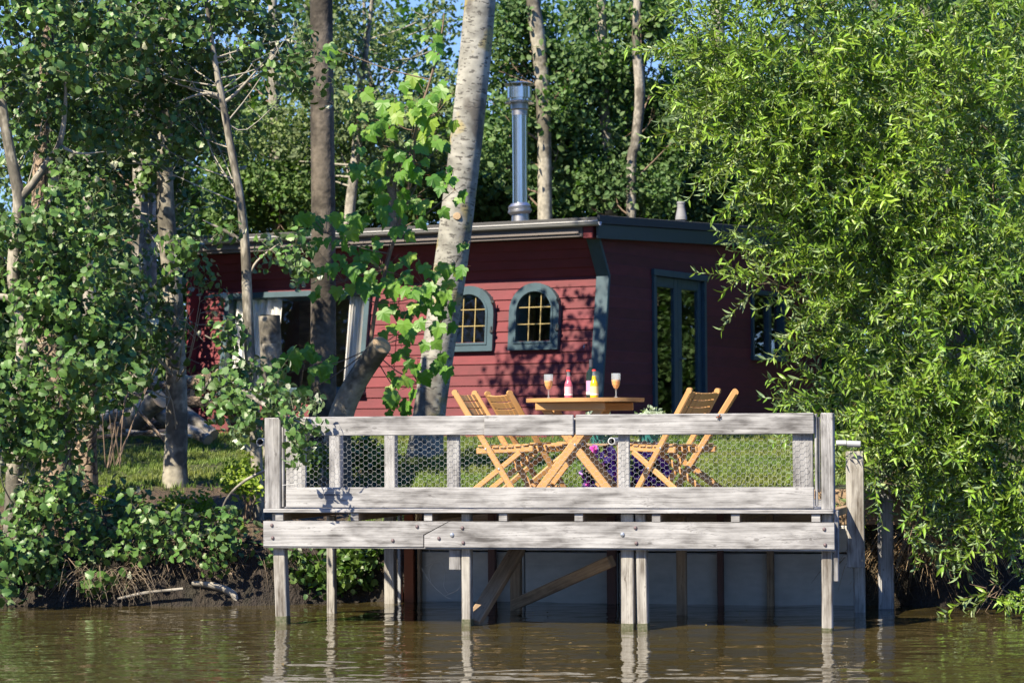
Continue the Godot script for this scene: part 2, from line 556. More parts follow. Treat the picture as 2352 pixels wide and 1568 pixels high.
func sheet(xs: PackedFloat32Array, zs: PackedFloat32Array, hy: Callable, colr: Callable) -> ArrayMesh:
	var v := PackedVector3Array()
	var c := PackedColorArray()
	var idx := PackedInt32Array()
	for z in zs:
		for x in xs:
			var p := Vector3(x, hy.call(x, z), z)
			v.append(p)
			c.append(colr.call(p))
	var nx := xs.size()
	var n := PackedVector3Array()
	n.resize(v.size())
	for j in zs.size():
		for i in nx:
			var l := v[j * nx + maxi(i - 1, 0)]
			var r := v[j * nx + mini(i + 1, nx - 1)]
			var u := v[maxi(j - 1, 0) * nx + i]
			var d := v[mini(j + 1, zs.size() - 1) * nx + i]
			var k := (d - u).cross(r - l).normalized()
			n[j * nx + i] = k if k.y > 0 else -k
			if i < nx - 1 and j < zs.size() - 1:
				var q := j * nx + i
				idx.append_array([q, q + 1, q + nx, q + 1, q + nx + 1, q + nx])
	var m := ArrayMesh.new()
	var arr := []
	arr.resize(Mesh.ARRAY_MAX)
	arr[Mesh.ARRAY_VERTEX] = v
	arr[Mesh.ARRAY_NORMAL] = n
	arr[Mesh.ARRAY_COLOR] = c
	arr[Mesh.ARRAY_INDEX] = idx
	m.add_surface_from_arrays(Mesh.PRIMITIVE_TRIANGLES, arr)
	return m

func lawn_share(x: float, z: float) -> float:
	var t := shore(x) - z
	var s := smoothstep(0.15, 0.4, t) * smoothstep(-1.6, -0.9, x)
	s = maxf(s, smoothstep(2.2, 4.0, t + noise.get_noise_2d(x * 90.0, z * 90.0) * 1.6))
	return s * (1.0 - smoothstep(10.0, 14.0, t))

func build_ground() -> void:
	var xs := graded(-160.0, -5.0, 5.0, 160.0, 0.06)
	var zs := graded(-260.0, -24.0, -18.5, 60.0, 0.05)
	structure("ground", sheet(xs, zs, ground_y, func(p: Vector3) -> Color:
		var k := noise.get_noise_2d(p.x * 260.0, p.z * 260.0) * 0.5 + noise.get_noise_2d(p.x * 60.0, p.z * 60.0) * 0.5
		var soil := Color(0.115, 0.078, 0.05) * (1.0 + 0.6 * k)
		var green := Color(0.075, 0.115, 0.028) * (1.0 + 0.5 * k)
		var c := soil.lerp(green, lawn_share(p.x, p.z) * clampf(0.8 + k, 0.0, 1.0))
		var wet_shade := 1.0 - smoothstep(0.35, 0.62, p.y + 0.15 * k)  # low bank: shade under overhanging plants painted into the wet soil colour
		c = c.lerp(Color(0.032, 0.025, 0.019) * (1.0 + 0.7 * k), wet_shade)
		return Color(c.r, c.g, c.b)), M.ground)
	xs = graded(-160.0, -4.6, 4.6, 160.0, 0.035)
	zs = graded(-21.5, -21.0, -12.5, 70.0, 0.02)
	structure("water", sheet(xs, zs, func(x: float, z: float) -> float:
		var a := noise.get_noise_2d(x * 85.0 + z * 14.0, z * 190.0 + 31.0) * 0.0075
		a += noise.get_noise_2d(x * 260.0 + 400.0, z * 560.0 - x * 60.0) * 0.0027
		a += noise.get_noise_2d(x * 24.0 + 90.0, z * 60.0 + x * 9.0) * 0.010
		a += noise.get_noise_2d(x * 210.0 - 70.0, z * 95.0 + x * 30.0) * 0.0034
		return a, func(_p: Vector3) -> Color: return Color.WHITE), M.water)

# ---------------------------------------------------------------- leaves
func add_leaf(mb: MB, at: Vector3, dir: Vector3, nrm: Vector3, outline: Array, size: float, top: Color, under: Color, bend := 0.12) -> void:
	# outline: [across, along] half widths from base to tip; folds a little along its midrib
	var y := dir.normalized()
	var z := (nrm - y * nrm.dot(y)).normalized()
	var x := y.cross(z)
	for side in 2:
		var off := z * (0.0004 if side == 0 else -0.0004)
		mb.col = top if side == 0 else under
		var nn := z if side == 0 else -z
		for i in outline.size() - 1:
			var a = outline[i]
			var b = outline[i + 1]
			var ma: Vector3 = at + off + (y * a[1] - z * bend * a[1] * a[1]) * size
			var mb2: Vector3 = at + off + (y * b[1] - z * bend * b[1] * b[1]) * size
			for s in [-1.0, 1.0]:
				var ea: Vector3 = ma + (x * s * a[0] + z * a[0] * 0.22) * size
				var eb: Vector3 = mb2 + (x * s * b[0] + z * b[0] * 0.22) * size
				if a[0] > 0.001:
					mb.flat(ma, ea, mb2 if b[0] <= 0.001 else eb, nn)
				if b[0] > 0.001:
					mb.flat(ma, eb, mb2, nn)
		if under.a < 0.5:
			break

const POPLAR := [[0.0, 0.0], [0.40, 0.16], [0.34, 0.30], [0.46, 0.46], [0.30, 0.62], [0.30, 0.76], [0.0, 1.0]]
const WILLOW := [[0.0, 0.0], [0.11, 0.3], [0.10, 0.62], [0.0, 1.0]]
const OVATE := [[0.0, 0.0], [0.3, 0.3], [0.26, 0.65], [0.0, 1.0]]

func rv(k := 1.0) -> Vector3:
	return Vector3(rng.randf_range(-k, k), rng.randf_range(-k, k), rng.randf_range(-k, k))

func poplar_spray() -> ArrayMesh:
	var mb := MB.new()
	mb.col = Color(0.2, 0.2, 0.15)
	add_tube(mb, [[Vector3.ZERO, 0.003], [Vector3(0.01, 0.15, 0.01), 0.002], [Vector3(0, 0.3, 0.03), 0.001]], 4, 0.0, false)
	for i in 13:
		var t := 0.03 + i * 0.022
		var a := i * 2.4
		var out := Vector3(cos(a), 0.35, sin(a)).normalized()
		var base := Vector3(0, t, 0.03 * t * 3.0)
		var tip := base + out * rng.randf_range(0.02, 0.05)
		mb.col = Color(0.16, 0.17, 0.06)
		add_tube(mb, [[base, 0.0011], [tip, 0.0009]], 3, 0.0, false)
		var k := rng.randf_range(0.75, 1.3)
		var g := Color(0.058, 0.142, 0.034) * k
		g = g.lerp(Color(0.13, 0.20, 0.038), rng.randf() * 0.5)
		add_leaf(mb, tip, (out + Vector3(0, -0.7, 0) + rv(0.6)), Vector3(0, 0.75, 0) + out * 0.8 + rv(0.8), POPLAR, rng.randf_range(0.045, 0.075), Color(g.r, g.g, g.b), Color(0.42, 0.46, 0.40) if i > 11 else Color(0.15, 0.23, 0.12), rng.randf_range(0.0, 0.35))
	return mb.build()

func willow_spray() -> ArrayMesh:
	var mb := MB.new()
	mb.col = Color(0.24, 0.22, 0.06)
	var path := []
	for i in 6:
		var t := i / 5.0
		path.append([Vector3(0.03 * sin(t * 4.0), t * 0.55, 0.16 * t * t), 0.0022 - 0.0014 * t])
	add_tube(mb, path, 4, 0.0, false)
	for i in 38:
		var t := 0.04 + i * 0.0255
		var a := i * 2.4
		var p := Vector3(0.03 * sin(t * 4.0), t * 0.55, 0.16 * t * t)
		var out := Vector3(cos(a), 0.95, sin(a)).normalized()
		var k := rng.randf_range(0.75, 1.3)
		var g := (Color(0.145, 0.29, 0.032) * k).lerp(Color(0.27, 0.37, 0.05), rng.randf() * 0.6)
		add_leaf(mb, p, out + rv(0.35), Vector3(cos(a), -0.2, sin(a)) * 0.3 + Vector3(0, 0.6, 0) + rv(0.9), WILLOW, rng.randf_range(0.05, 0.115), Color(g.r, g.g, g.b), Color(0.24, 0.34, 0.18), rng.randf_range(-0.2, 0.5))
	return mb.build()

func leaf_clump(count: int, radius: float, size: float, g0: Color, g1: Color, outline: Array) -> ArrayMesh:
	var mb := MB.new()
	for i in count:
		var p := rv(1.0)
		while p.length() > 1.0:
			p = rv(1.0)
		var c := g0.lerp(g1, rng.randf()) * rng.randf_range(0.8, 1.2)
		add_leaf(mb, p * radius, rv(1.0) + Vector3(0, -0.3, 0), Vector3(0, 0.9, 0.2) + rv(0.9), outline, size * rng.randf_range(0.7, 1.25), Color(c.r, c.g, c.b), Color(0, 0, 0, 0), rng.randf_range(0.0, 0.4))
	return mb.build()

func in_blob(c: Vector3, r: Vector3, shell := 0.0) -> Vector3:
	var p := rv(1.0)
	while p.length() > 1.0 or p.length() < shell:
		p = rv(1.0)
	return c + p * r

func turned(dir: Vector3, spin: float, s: float, at: Vector3) -> Transform3D:
	var y := dir.normalized()
	var x := y.cross(Vector3(0.3, 0.1, 0.95)).normalized()
	var z := x.cross(y)
	return Transform3D(Basis(x, y, z) * Basis(Vector3.UP, spin) * Basis().scaled(Vector3(s, s, s)), at)

func pxpath(pts: Array, d: float, to_ground := true) -> Array:
	# [[X, Y, width], ...] in pixels of the photograph at distance d -> [[point, radius], ...]; the first point goes down to the ground
	var out := []
	for p in pts:
		out.append([W(p[0], p[1], d + (p[3] if p.size() > 3 else 0.0)), p[2] / 2.0 / FOCAL * d])
	if to_ground:
		var g := ground_y(out[0][0].x, out[0][0].z) - 0.15
		if out[0][0].y > g:
			out.push_front([Vector3(out[0][0].x, g, out[0][0].z), out[0][1] * 1.15])
	return out

func limb(parent: Node, called: String, path: Array, m: Material, rough := 0.06, sides := 14) -> MeshInstance3D:
	return part(called, tube(smooth_path(path), sides, rough, true, rng.randf() * 900.0), m, parent)

func tree_at(called: String, label: String, path: Array, m: Material, group := "", sides := 14, rough := 0.06) -> Node3D:
	var base: Vector3 = path[0][0]
	var t := thing(called, label, "tree", base, 0.0, group)
	var local := []
	for q in path:
		local.append([q[0] - base, q[1]])
	limb(t, "trunk", local, m, rough, sides)
	return t

func crown(t: Node3D, mesh: Mesh, m: Material, blobs: Array, tint0: Color, tint1: Color, s0: float, s1: float, lean: Vector3) -> void:
	# blobs: [X, Y, half width, half height (pixels), distance, half depth (metres), count]
	var xf := []
	var cols := []
	for b in blobs:
		var c := W(b[0], b[1], b[4])
		var k: float = b[4] / FOCAL
		var r := Vector3(b[2] * k, b[3] * k, b[5])
		var hub := c
		var tint := Color.WHITE
		var lump := clampf((r.x + r.y) * 0.2, 0.08, 0.5)
		for i in int(b[6]):
			if i % 7 == 0:      # leaves hang in lumps with gaps between them
				hub = in_blob(c, r)
				tint = tint0.lerp(tint1, rng.randf()) * rng.randf_range(0.85, 1.15)
			var p := in_blob(hub, Vector3(lump, lump * 0.8, lump))
			var dir := lean + (p - c).normalized() * 0.5 + (p - hub).normalized() * 0.5 + rv(0.5)
			xf.append(turned(dir, rng.randf() * TAU, rng.randf_range(s0, s1), p - t.position))
			var v := rng.randf_range(0.88, 1.12)
			cols.append(Color(tint.r * v, tint.g * v, tint.b * v))
	copies("crown", mesh, m, t, xf, cols)

func twigs(t: Node3D, trunk: Array, blobs: Array, m: Material, per: int, r0: float) -> void:
	# branches that leave the trunk below where they end in the crown, as one part
	var mb := MB.new()
	var dense := smooth_path(trunk, 6)
	for b in blobs:
		var c := W(b[0], b[1], b[4])
		var k: float = b[4] / FOCAL
		for i in per:
			var p := in_blob(c, Vector3(b[2] * k, b[3] * k, b[5]) * 0.9)
			var want := p.y - rng.randf_range(0.2, 0.9)
			var a: Vector3 = dense[0][0]
			for q in dense:
				if absf(q[0].y - want) < absf(a.y - want):
					a = q[0]
			if a.distance_to(p) > 2.6:
				continue
			var mid := a.lerp(p, 0.5) + Vector3(0, -0.08, 0) + rv(0.1)
			add_tube(mb, smooth_path([[a - t.position, r0], [mid - t.position, r0 * 0.6], [p - t.position, r0 * 0.2]], 3), 5, 0.0, false)
			for j in 3:
				var s0 := mid.lerp(p, rng.randf())
				add_tube(mb, [[s0 - t.position, r0 * 0.35], [s0 + rv(0.22) - t.position, r0 * 0.12]], 4, 0.0, false)
	if mb.v.size():
		part("branches", mb.build(), m, t)

# ---------------------------------------------------------------- the cabin
func wall_z(y: float) -> float:
	# profile of the front wall in the house frame: leans in up to the kink, flares out above it
	return steps(y, [[0.0, 0.0], [1.95, -0.30], [2.37, -0.03]])

func arch(x0: float, x1: float, y0: float, spring: float, grow: float) -> PackedVector2Array:
	var out := PackedVector2Array()
	var r := (x1 - x0) / 2.0 + grow
	var cx := (x0 + x1) / 2.0
	out.append(Vector2(x0 - grow, y0 - grow))
	for k in 17:
		var a := PI - PI * k / 16.0
		out.append(Vector2(cx + cos(a) * r, spring + sin(a) * r))
	out.append(Vector2(x1 + grow, y0 - grow))
	return out

func build_house() -> void:
	var h := thing("cabin", "red timber cabin with blue window frames under a flat felt roof", "cabin", house_o, house_turn)
	# openings, measured on the photograph
	var holes := []          # front: [x0, x1, y0, y1, spring or -1]
	var zw := -0.145
	var batter := atan(0.30 / 1.95)
	var arches := []
	for q in [[1187.0, 1267.0, 786.0, 668.0], [1035.0, 1117.0, 790.0, 675.0]]:
		var a := hf(q[0], q[2], zw)
		var b := hf(q[1], q[3], zw)
		var w := b.x - a.x
		var y1 := hf((q[0] + q[1]) / 2.0, q[3], zw).y
		arches.append([a.x, b.x, (a.y + hf(q[1], q[2] - 2.0, zw).y) / 2.0, y1 - w / 2.0])
		holes.append([a.x, b.x, arches[-1][2], y1, y1 - w / 2.0])
	var bw0 := hf(521.0, 886.0, zw)
	var bw1 := hf(832.0, 668.0, zw)
	var big := [bw0.x, bw1.x, 0.65, 1.82]
	holes.append([big[0], big[1], big[2], big[3], -1.0])
	var len_x := -hf(455.0, 800.0, -0.2).x
	# front siding: 15 boards below the kink, 4 on the flare
	var ys := []
	for i in 15:
		ys.append([1.95 * i / 15.0, 1.95 * (i + 1) / 15.0])
	for i in 4:
		ys.append([1.95 + 0.42 * i / 4.0, 1.95 + 0.42 * (i + 1) / 4.0])
	for yy in ys:
		var ya: float = yy[0]
		var yb: float = yy[1]
		var segs := [[-len_x, 0.0]]
		for o in holes:
			var cut_a: float = o[0]
			var cut_b: float = o[1]
			if yb <= o[2] + 0.02 or ya >= o[3] - 0.02:
				continue
			if o[4] > 0.0 and ya > o[4]:
				var r: float = (o[1] - o[0]) / 2.0
				if yb > o[4] + r + 0.07:
					continue
				var half := sqrt(maxf(0.0, r * r - (ya - o[4]) * (ya - o[4])))
				cut_a = (o[0] + o[1]) / 2.0 - half
				cut_b = (o[0] + o[1]) / 2.0 + half
			elif o[4] < 0.0:
				cut_a -= 0.03
				cut_b += 0.03
			var next := []
			for s in segs:
				if cut_b <= s[0] or cut_a >= s[1]:
					next.append(s)
					continue
				if cut_a - s[0] > 0.02:
					next.append([s[0], cut_a])
				if s[1] - cut_b > 0.02:
					next.append([cut_b, s[1]])
			segs = next
		# one butt joint in the long runs, at the seam the photograph shows
		var seam := hf(912.0, 800.0, -0.2).x
		var cuts := []
		for s in segs:
			if s[0] < seam - 0.1 and s[1] > seam + 0.1:
				cuts.append([s[0], seam - 0.004])
				cuts.append([seam + 0.004, s[1]])
			else:
				cuts.append(s)
		for s in cuts:
			var pa := Vector3((s[0] + s[1]) / 2.0, ya - 0.008, wall_z(maxf(ya, 0.0)) + 0.012)
			var pb := Vector3(pa.x, yb + 0.004, wall_z(yb) - 0.006)
			var up := (pb - pa)
			var y := up.normalized()
			var z := Vector3.RIGHT.cross(y)
			part("siding_board", cbox(Vector3(s[1] - s[0], up.length(), 0.020), 0.003), reds[rng.randi() % 4], h, Transform3D(Basis(Vector3.RIGHT, y, z) * Basis(Vector3(0, 0, 1), rng.randf_range(-0.0012, 0.0012)), (pa + pb) / 2.0 + z * rng.randf_range(-0.002, 0.002)))
	# end wall
	var len_z := 7.2
	var d0 := he(1497.0, 640.0, 0.0)
	var d1 := he(1618.0, 640.0, 0.0)
	var door_top: float = roundf(he(1497.0, 607.0, 0.0).y / 0.13) * 0.13
	var w0 := he(1724.0, 700.0, 0.0)
	var w1 := he(1800.0, 700.0, 0.0)
	var win_bot: float = roundf(he(1724.0, 824.0, 0.0).y / 0.13) * 0.13
	var win_top := win_bot + 0.91
	for i in 20:
		var ya := i * 0.13
		var yb := ya + 0.13
		var segs := [[-len_z, wall_z(minf(ya + 0.06, 2.37))]]
		for o in [[d1.z, d0.z, 0.0, door_top], [w1.z, w0.z, win_bot, win_top]]:
			if yb <= o[2] + 0.01 or ya >= o[3] - 0.01:
				continue
			var next := []
			for s in segs:
				if o[1] <= s[0] or o[0] >= s[1]:
					next.append(s)
					continue
				next.append([s[0], o[0]])
				next.append([o[1], s[1]])
			segs = next
		for s in segs:
			part("siding_board", cbox(Vector3(s[1] - s[0], 0.142, 0.020), 0.003), reds[rng.randi() % 4], h, Transform3D(Basis(Vector3.FORWARD, Vector3(0.08, 1, 0).normalized(), Vector3(1, -0.08, 0).normalized()), Vector3(-0.008, (ya + yb) / 2.0, (s[0] + s[1]) / 2.0)))
	# far walls, floor and partition keep the inside dark
	block("back_wall", Vector3(-len_x, 0, -len_z), Vector3(0, 2.55, -len_z - 0.1), M.red_paint, h)
	block("left_wall", Vector3(-len_x - 0.06, -0.05, -len_z), Vector3(-len_x, 2.45, -0.02), M.red_paint, h)
	block("floor", Vector3(-len_x, -0.25, -len_z), Vector3(-0.03, -0.03, -0.05), M.brown_wood, h)
	block("partition", Vector3(-len_x, 0, -2.6), Vector3(-2.2, 2.4, -2.65), M.brown_wood, h)
	# corner board with its kink
	for q in [[0.0, 1.95], [1.95, 2.40]]:
		var a := Vector3(-0.055, q[0] - 0.02, wall_z(q[0]) + 0.02)
		var b := Vector3(-0.055, q[1], (wall_z(q[1]) if q[1] < 2.3 else -0.30 + 0.27 / 0.42 * 0.45) + 0.02)
		bar("corner_board", a, b, 0.17, 0.05, Vector3.BACK, M.blue_paint, h, 0.006)
	# roof: felt slab that rises a little to the back, gutter, verge boards
	var g0 := hf(1385.0, 512.0, 0.16)
	var g1 := hf(408.0, 557.0, 0.16)
	var gy := g0.y
	var roof_l := g1.x
	var rise := 0.04
	var rx := Basis(Vector3.RIGHT, rise)
	part("roof", cbox(Vector3(0.10 - roof_l, 0.05, len_z + 0.5), 0.006), M.roof_felt, h, Transform3D(rx, Vector3((roof_l + 0.10) / 2.0, gy + 0.055 + rise * (len_z + 0.2) / 2.0, 0.19 - (len_z + 0.5) / 2.0)))
	part("ceiling", cbox(Vector3(-roof_l, 0.03, len_z + 0.1), 0.002), M.gutter_brown, h, Transform3D(rx, Vector3(roof_l / 2.0 - 0.05, gy - 0.13 + rise * (len_z + 0.1) / 2.0, 0.02 - (len_z + 0.1) / 2.0)))
	var gm := MB.new()
	var prof := []
	for k in 9:
		var a := PI * k / 8.0
		prof.append(Vector2(cos(a) * 0.05, -sin(a) * 0.05))
	for k in 8:
		gm.quad(Vector3(roof_l, prof[k].y, prof[k].x), Vector3(g0.x, prof[k].y, prof[k].x), Vector3(g0.x, prof[k + 1].y, prof[k + 1].x), Vector3(roof_l, prof[k + 1].y, prof[k + 1].x), Vector3(0, prof[k].y + prof[k + 1].y, prof[k].x + prof[k + 1].x))
	part("gutter", gm.build(), M.gutter, h, Transform3D(Basis(), Vector3(0, gy + 0.015, 0.24)))
	block("gutter_lip", Vector3(roof_l, gy + 0.008, 0.287), Vector3(g0.x, gy + 0.026, 0.299), M.gutter, h)
	block("eaves_board", Vector3(roof_l + 0.05, gy - 0.15, 0.16), Vector3(-0.10, gy + 0.02, 0.185), M.gutter_brown, h)
	block("eaves_strip", Vector3(roof_l + 0.05, gy - 0.115, 0.19), Vector3(-0.14, gy - 0.065, 0.21), M.gutter, h).material_override = M.gutter_brown
	block("eaves_end", Vector3(-0.09, gy - 0.17, -0.02), Vector3(0.03, gy + 0.03, 0.19), M.red_paint, h)
	for q in [[0.078, -0.11, 0.17, M.verge_blue, 0.03], [0.095, 0.03, 0.10, M.roof_felt, 0.03]]:
		part("verge_board", cbox(Vector3(q[4], q[2], len_z + 0.4), 0.004), q[3], h, Transform3D(rx, Vector3(q[0], gy + q[1] + 0.02 + rise * (len_z + 0.2) / 2.0, 0.16 - (len_z + 0.4) / 2.0)))
	# arched windows: proud frames, standing upright on the leaning wall
	for q in arches:
		var wn := Node3D.new()
		wn.name = "window"
		h.add_child(wn, true)
		var pv := Vector3(0, q[2], zw)
		var lean := Basis(Vector3.RIGHT, -batter * 0.6)
		wn.transform = Transform3D(lean, pv - lean * pv)
		part("frame", ring_prism(arch(q[0], q[1], q[2], q[3], 0.10), arch(q[0], q[1], q[2], q[3], 0.0), zw - 0.25, zw + 0.045), M.blue_paint, wn)
		part("frame_lip", ring_prism(arch(q[0], q[1], q[2], q[3], 0.022), arch(q[0], q[1], q[2], q[3], -0.004), zw - 0.03, zw + 0.056), M.blue_paint, wn)
		var pm := MB.new()
		var oc := arch(q[0], q[1], q[2], q[3], 0.0)
		for i in oc.size() - 1:
			pm.flat(Vector3((q[0] + q[1]) / 2.0, q[3], zw), Vector3(oc[i].x, oc[i].y, zw), Vector3(oc[i + 1].x, oc[i + 1].y, zw), Vector3.BACK)
		pm.flat(Vector3((q[0] + q[1]) / 2.0, q[3], zw), Vector3(oc[-1].x, oc[-1].y, zw), Vector3(oc[0].x, oc[0].y, zw), Vector3.BACK)
		part("pane", pm.build(), M.pane, wn)
		var wd: float = q[1] - q[0]
		var top: float = q[3] + wd / 2.0
		for k in [1, 2]:
			var bx: float = q[0] + wd * k / 3.0
			block("glazing_bar", Vector3(bx - 0.006, q[2], zw + 0.004), Vector3(bx + 0.006, top - 0.03, zw + 0.016), M.gold_bar, wn, 0.002)
			var by: float = q[2] + (top - q[2]) * k / 3.0 + 0.01
			block("glazing_bar", Vector3(q[0] + 0.004, by - 0.006, zw + 0.005), Vector3(q[1] - 0.004, by + 0.006, zw + 0.018), M.gold_bar, wn, 0.002)
			block("hinge", Vector3(q[1] + 0.07, q[2] + 0.12 + 0.36 * (k - 1), zw + 0.04), Vector3(q[1] + 0.115, q[2] + 0.15 + 0.36 * (k - 1), zw + 0.07), M.black_iron, wn)
			block("hinge", Vector3(q[1] + 0.075, q[2] + 0.12 + 0.36 * (k - 1), zw + 0.046), Vector3(q[1] + 0.09, q[2] + 0.20 + 0.36 * (k - 1), zw + 0.062), M.black_iron, wn)
	# wide window with curtains
	var wn := Node3D.new()
	wn.name = "window"
	h.add_child(wn, true)
	zw = -0.075
	var pv := Vector3(0, big[2], zw)
	var lean := Basis(Vector3.RIGHT, -batter)
	wn.transform = Transform3D(lean, pv - lean * pv)
	var x0: float = big[0]
	var x1: float = big[1]
	var y0: float = big[2]
	var y1: float = big[3]
	var rect := func(g: float) -> PackedVector2Array:
		return PackedVector2Array([Vector2(x0 - g, y0 - g), Vector2(x0 - g, y1 + g), Vector2(x1 + g, y1 + g), Vector2(x1 + g, y0 - g)])
	part("frame", ring_prism(rect.call(0.07), rect.call(0.0), zw - 0.24, zw + 0.05), M.blue_paint, wn)
	block("sill", Vector3(x0 - 0.09, y0 - 0.10, zw - 0.1), Vector3(x1 + 0.09, y0 - 0.06, zw + 0.09), M.blue_paint, wn)
	block("pane", Vector3(x0, y0, zw - 0.002), Vector3(x1, y1, zw + 0.002), M.pane, wn, 0.0005)
	for q in [[x0 + 0.02, x0 + 0.72], [x1 - 0.30, x1 - 0.02]]:
		var cm := MB.new()
		var n := 40
		for k in n:
			var fa := func(t: float) -> Vector3: return Vector3(lerpf(q[0], q[1], t), 0, zw - 0.10 + 0.022 * sin(t * 38.0) + 0.012 * sin(t * 90.0 + 1.0))
			var a: Vector3 = fa.call(float(k) / n)
			var b: Vector3 = fa.call(float(k + 1) / n)
			cm.quad(a + Vector3(0, y0, 0), b + Vector3(0, y0, 0), b + Vector3(0, y1, 0), a + Vector3(0, y1, 0), Vector3.BACK)
		part("curtain", cm.build(), M.curtain, wn)
	# double door in the end wall
	var dn := Node3D.new()
	dn.name = "door"
	h.add_child(dn, true)
	var zf := d0.z
	var zb := d1.z
	block("frame", Vector3(-0.08, 0, zf - 0.07), Vector3(0.035, door_top, zf), M.blue_paint, dn)
	block("frame", Vector3(-0.08, 0, zb), Vector3(0.035, door_top, zb + 0.07), M.blue_paint, dn)
	block("frame", Vector3(-0.08, door_top - 0.08, zb - 0.02), Vector3(0.045, door_top, zf + 0.02), M.blue_paint, dn)
	var zm := (zf + zb) / 2.0
	for q in [[zf - 0.072, zm + 0.002], [zm - 0.002, zb + 0.072]]:
		block("stile", Vector3(-0.06, 0.02, q[0] - 0.115), Vector3(-0.012, door_top - 0.082, q[0]), M.blue_paint, dn)
		block("stile", Vector3(-0.06, 0.02, q[1]), Vector3(-0.012, door_top - 0.082, q[1] + 0.115), M.blue_paint, dn)
		block("rail", Vector3(-0.06, door_top - 0.21, q[1] + 0.115), Vector3(-0.014, door_top - 0.082, q[0] - 0.115), M.blue_paint, dn)
		block("rail", Vector3(-0.06, 0.02, q[1] + 0.115), Vector3(-0.014, 0.24, q[0] - 0.115), M.blue_paint, dn)
		block("pane", Vector3(-0.04, 0.24, q[1] + 0.115), Vector3(-0.034, door_top - 0.21, q[0] - 0.115), M.pane, dn, 0.0005)
	block("handle", Vector3(-0.01, 0.98, zm - 0.05), Vector3(0.03, 1.0, zm - 0.16), M.steel_dull, dn)
	# end window
	wn = Node3D.new()
	wn.name = "window"
	h.add_child(wn, true)
	block("frame", Vector3(-0.08, win_bot, w0.z - 0.06), Vector3(0.035, win_top, w0.z), M.blue_paint, wn)
	block("frame", Vector3(-0.08, win_bot, w1.z), Vector3(0.035, win_top, w1.z + 0.06), M.blue_paint, wn)
	block("frame", Vector3(-0.08, win_bot - 0.02, w1.z - 0.01), Vector3(0.045, win_bot + 0.04, w0.z + 0.01), M.blue_paint, wn)
	block("frame", Vector3(-0.08, win_top - 0.04, w1.z), Vector3(0.04, win_top + 0.02, w0.z), M.blue_paint, wn)
	var mid := (w0.z + w1.z) / 2.0 - 0.1
	block("mullion", Vector3(-0.07, win_bot, mid - 0.05), Vector3(0.0, win_top, mid + 0.05), M.blue_paint, wn)
	block("pane", Vector3(-0.045, win_bot, w1.z + 0.06), Vector3(-0.04, win_top, w0.z - 0.06), M.pane, wn, 0.0005)
	# tap on the front wall
	var tp := hf(1348.0, 797.0, wall_z(1.1))
	part("wall_hook", tube([[tp + Vector3(0, 0.03, 0.0), 0.008], [tp + Vector3(0.0, 0.03, 0.07), 0.008], [tp + Vector3(0.0, -0.01, 0.08), 0.007]], 8), M.steel_dull, h)
	# flue
	var f := hf(1195.0, 508.0, -0.9)
	var px := 31.0 / FOCAL
	var fl := thing("flue_pipe", "tall stainless steel flue pipe with a rain cap on the cabin roof", "chimney", house_o + Basis(Vector3.UP, house_turn) * Vector3(f.x, f.y - 0.05, f.z))
	var yy := func(Y: float) -> float: return (508.0 - Y) * px + 0.05
	part("base_collar", lathe([[0.115, 0.0], [0.105, yy.call(488.0)], [0.1, yy.call(486.0)]]), M.steel_dull, fl)
	var sc := part("storm_collar", lathe([[0.118, 0.0], [0.150, 0.03], [0.150, 0.055], [0.138, 0.06], [0.142, 0.10], [0.11, 0.135], [0.098, 0.14]]), M.steel_dull, fl)
	sc.transform = Transform3D(Basis(Vector3(0, 0, 1), 0.09), Vector3(0, yy.call(492.0), 0))
	part("pipe", lathe([[0.096, yy.call(487.0)], [0.096, yy.call(446.0)], [0.0965, yy.call(446.0)], [0.0965, yy.call(437.0)], [0.0945, yy.call(437.0)], [0.0945, yy.call(262.0)]], 32), M.steel, fl)
	part("upper_pipe", lathe([[0.094, yy.call(262.0)], [0.098, yy.call(262.0)], [0.098, yy.call(250.0)], [0.103, yy.call(250.0)], [0.112, yy.call(247.0)], [0.112, yy.call(231.0)]], 32), M.steel_dull, fl)
	part("lower_flange", lathe([[0.112, yy.call(235.0)], [0.185, yy.call(234.0)], [0.187, yy.call(232.0)], [0.15, yy.call(229.0)], [0.11, yy.call(226.0)]], 32), M.steel, fl)
	part("cowl", lathe([[0.125, yy.call(228.0)], [0.125, yy.call(222.0)], [0.152, yy.call(222.0)], [0.152, yy.call(197.0)], [0.12, yy.call(196.0)]], 32), M.steel, fl)
	for k in 6:
		var a := TAU * k / 6.0 + 0.3
		bar("cap_strut", Vector3(cos(a) * 0.12, yy.call(198.0), sin(a) * 0.12), Vector3(cos(a) * 0.12, yy.call(189.0), sin(a) * 0.12), 0.02, 0.004, Vector3(cos(a), 0, sin(a)), M.steel, fl)
	part("rain_cap", lathe([[0.02, yy.call(190.0)], [0.185, yy.call(191.0)], [0.188, yy.call(189.0)], [0.09, yy.call(184.0)], [0.0, yy.call(182.0)]], 32), M.steel, fl)
	# roof vent
	f = he(1565.0, 508.0, -0.6)
	px = 31.5 / FOCAL
	var vt := thing("roof_vent", "small grey conical vent cap on the cabin roof", "vent", house_o + Basis(Vector3.UP, house_turn) * Vector3(f.x, f.y - 0.1, f.z))
	part("pipe", lathe([[0.055, 0.0], [0.055, 0.14]]), M.lead_grey, vt)
	part("hood", lathe([[0.05, 0.12], [0.078, 0.12], [0.074, 0.16], [0.052, 0.27], [0.05, 0.33], [0.056, 0.335], [0.052, 0.36], [0.0, 0.365]]), M.lead_grey, vt)

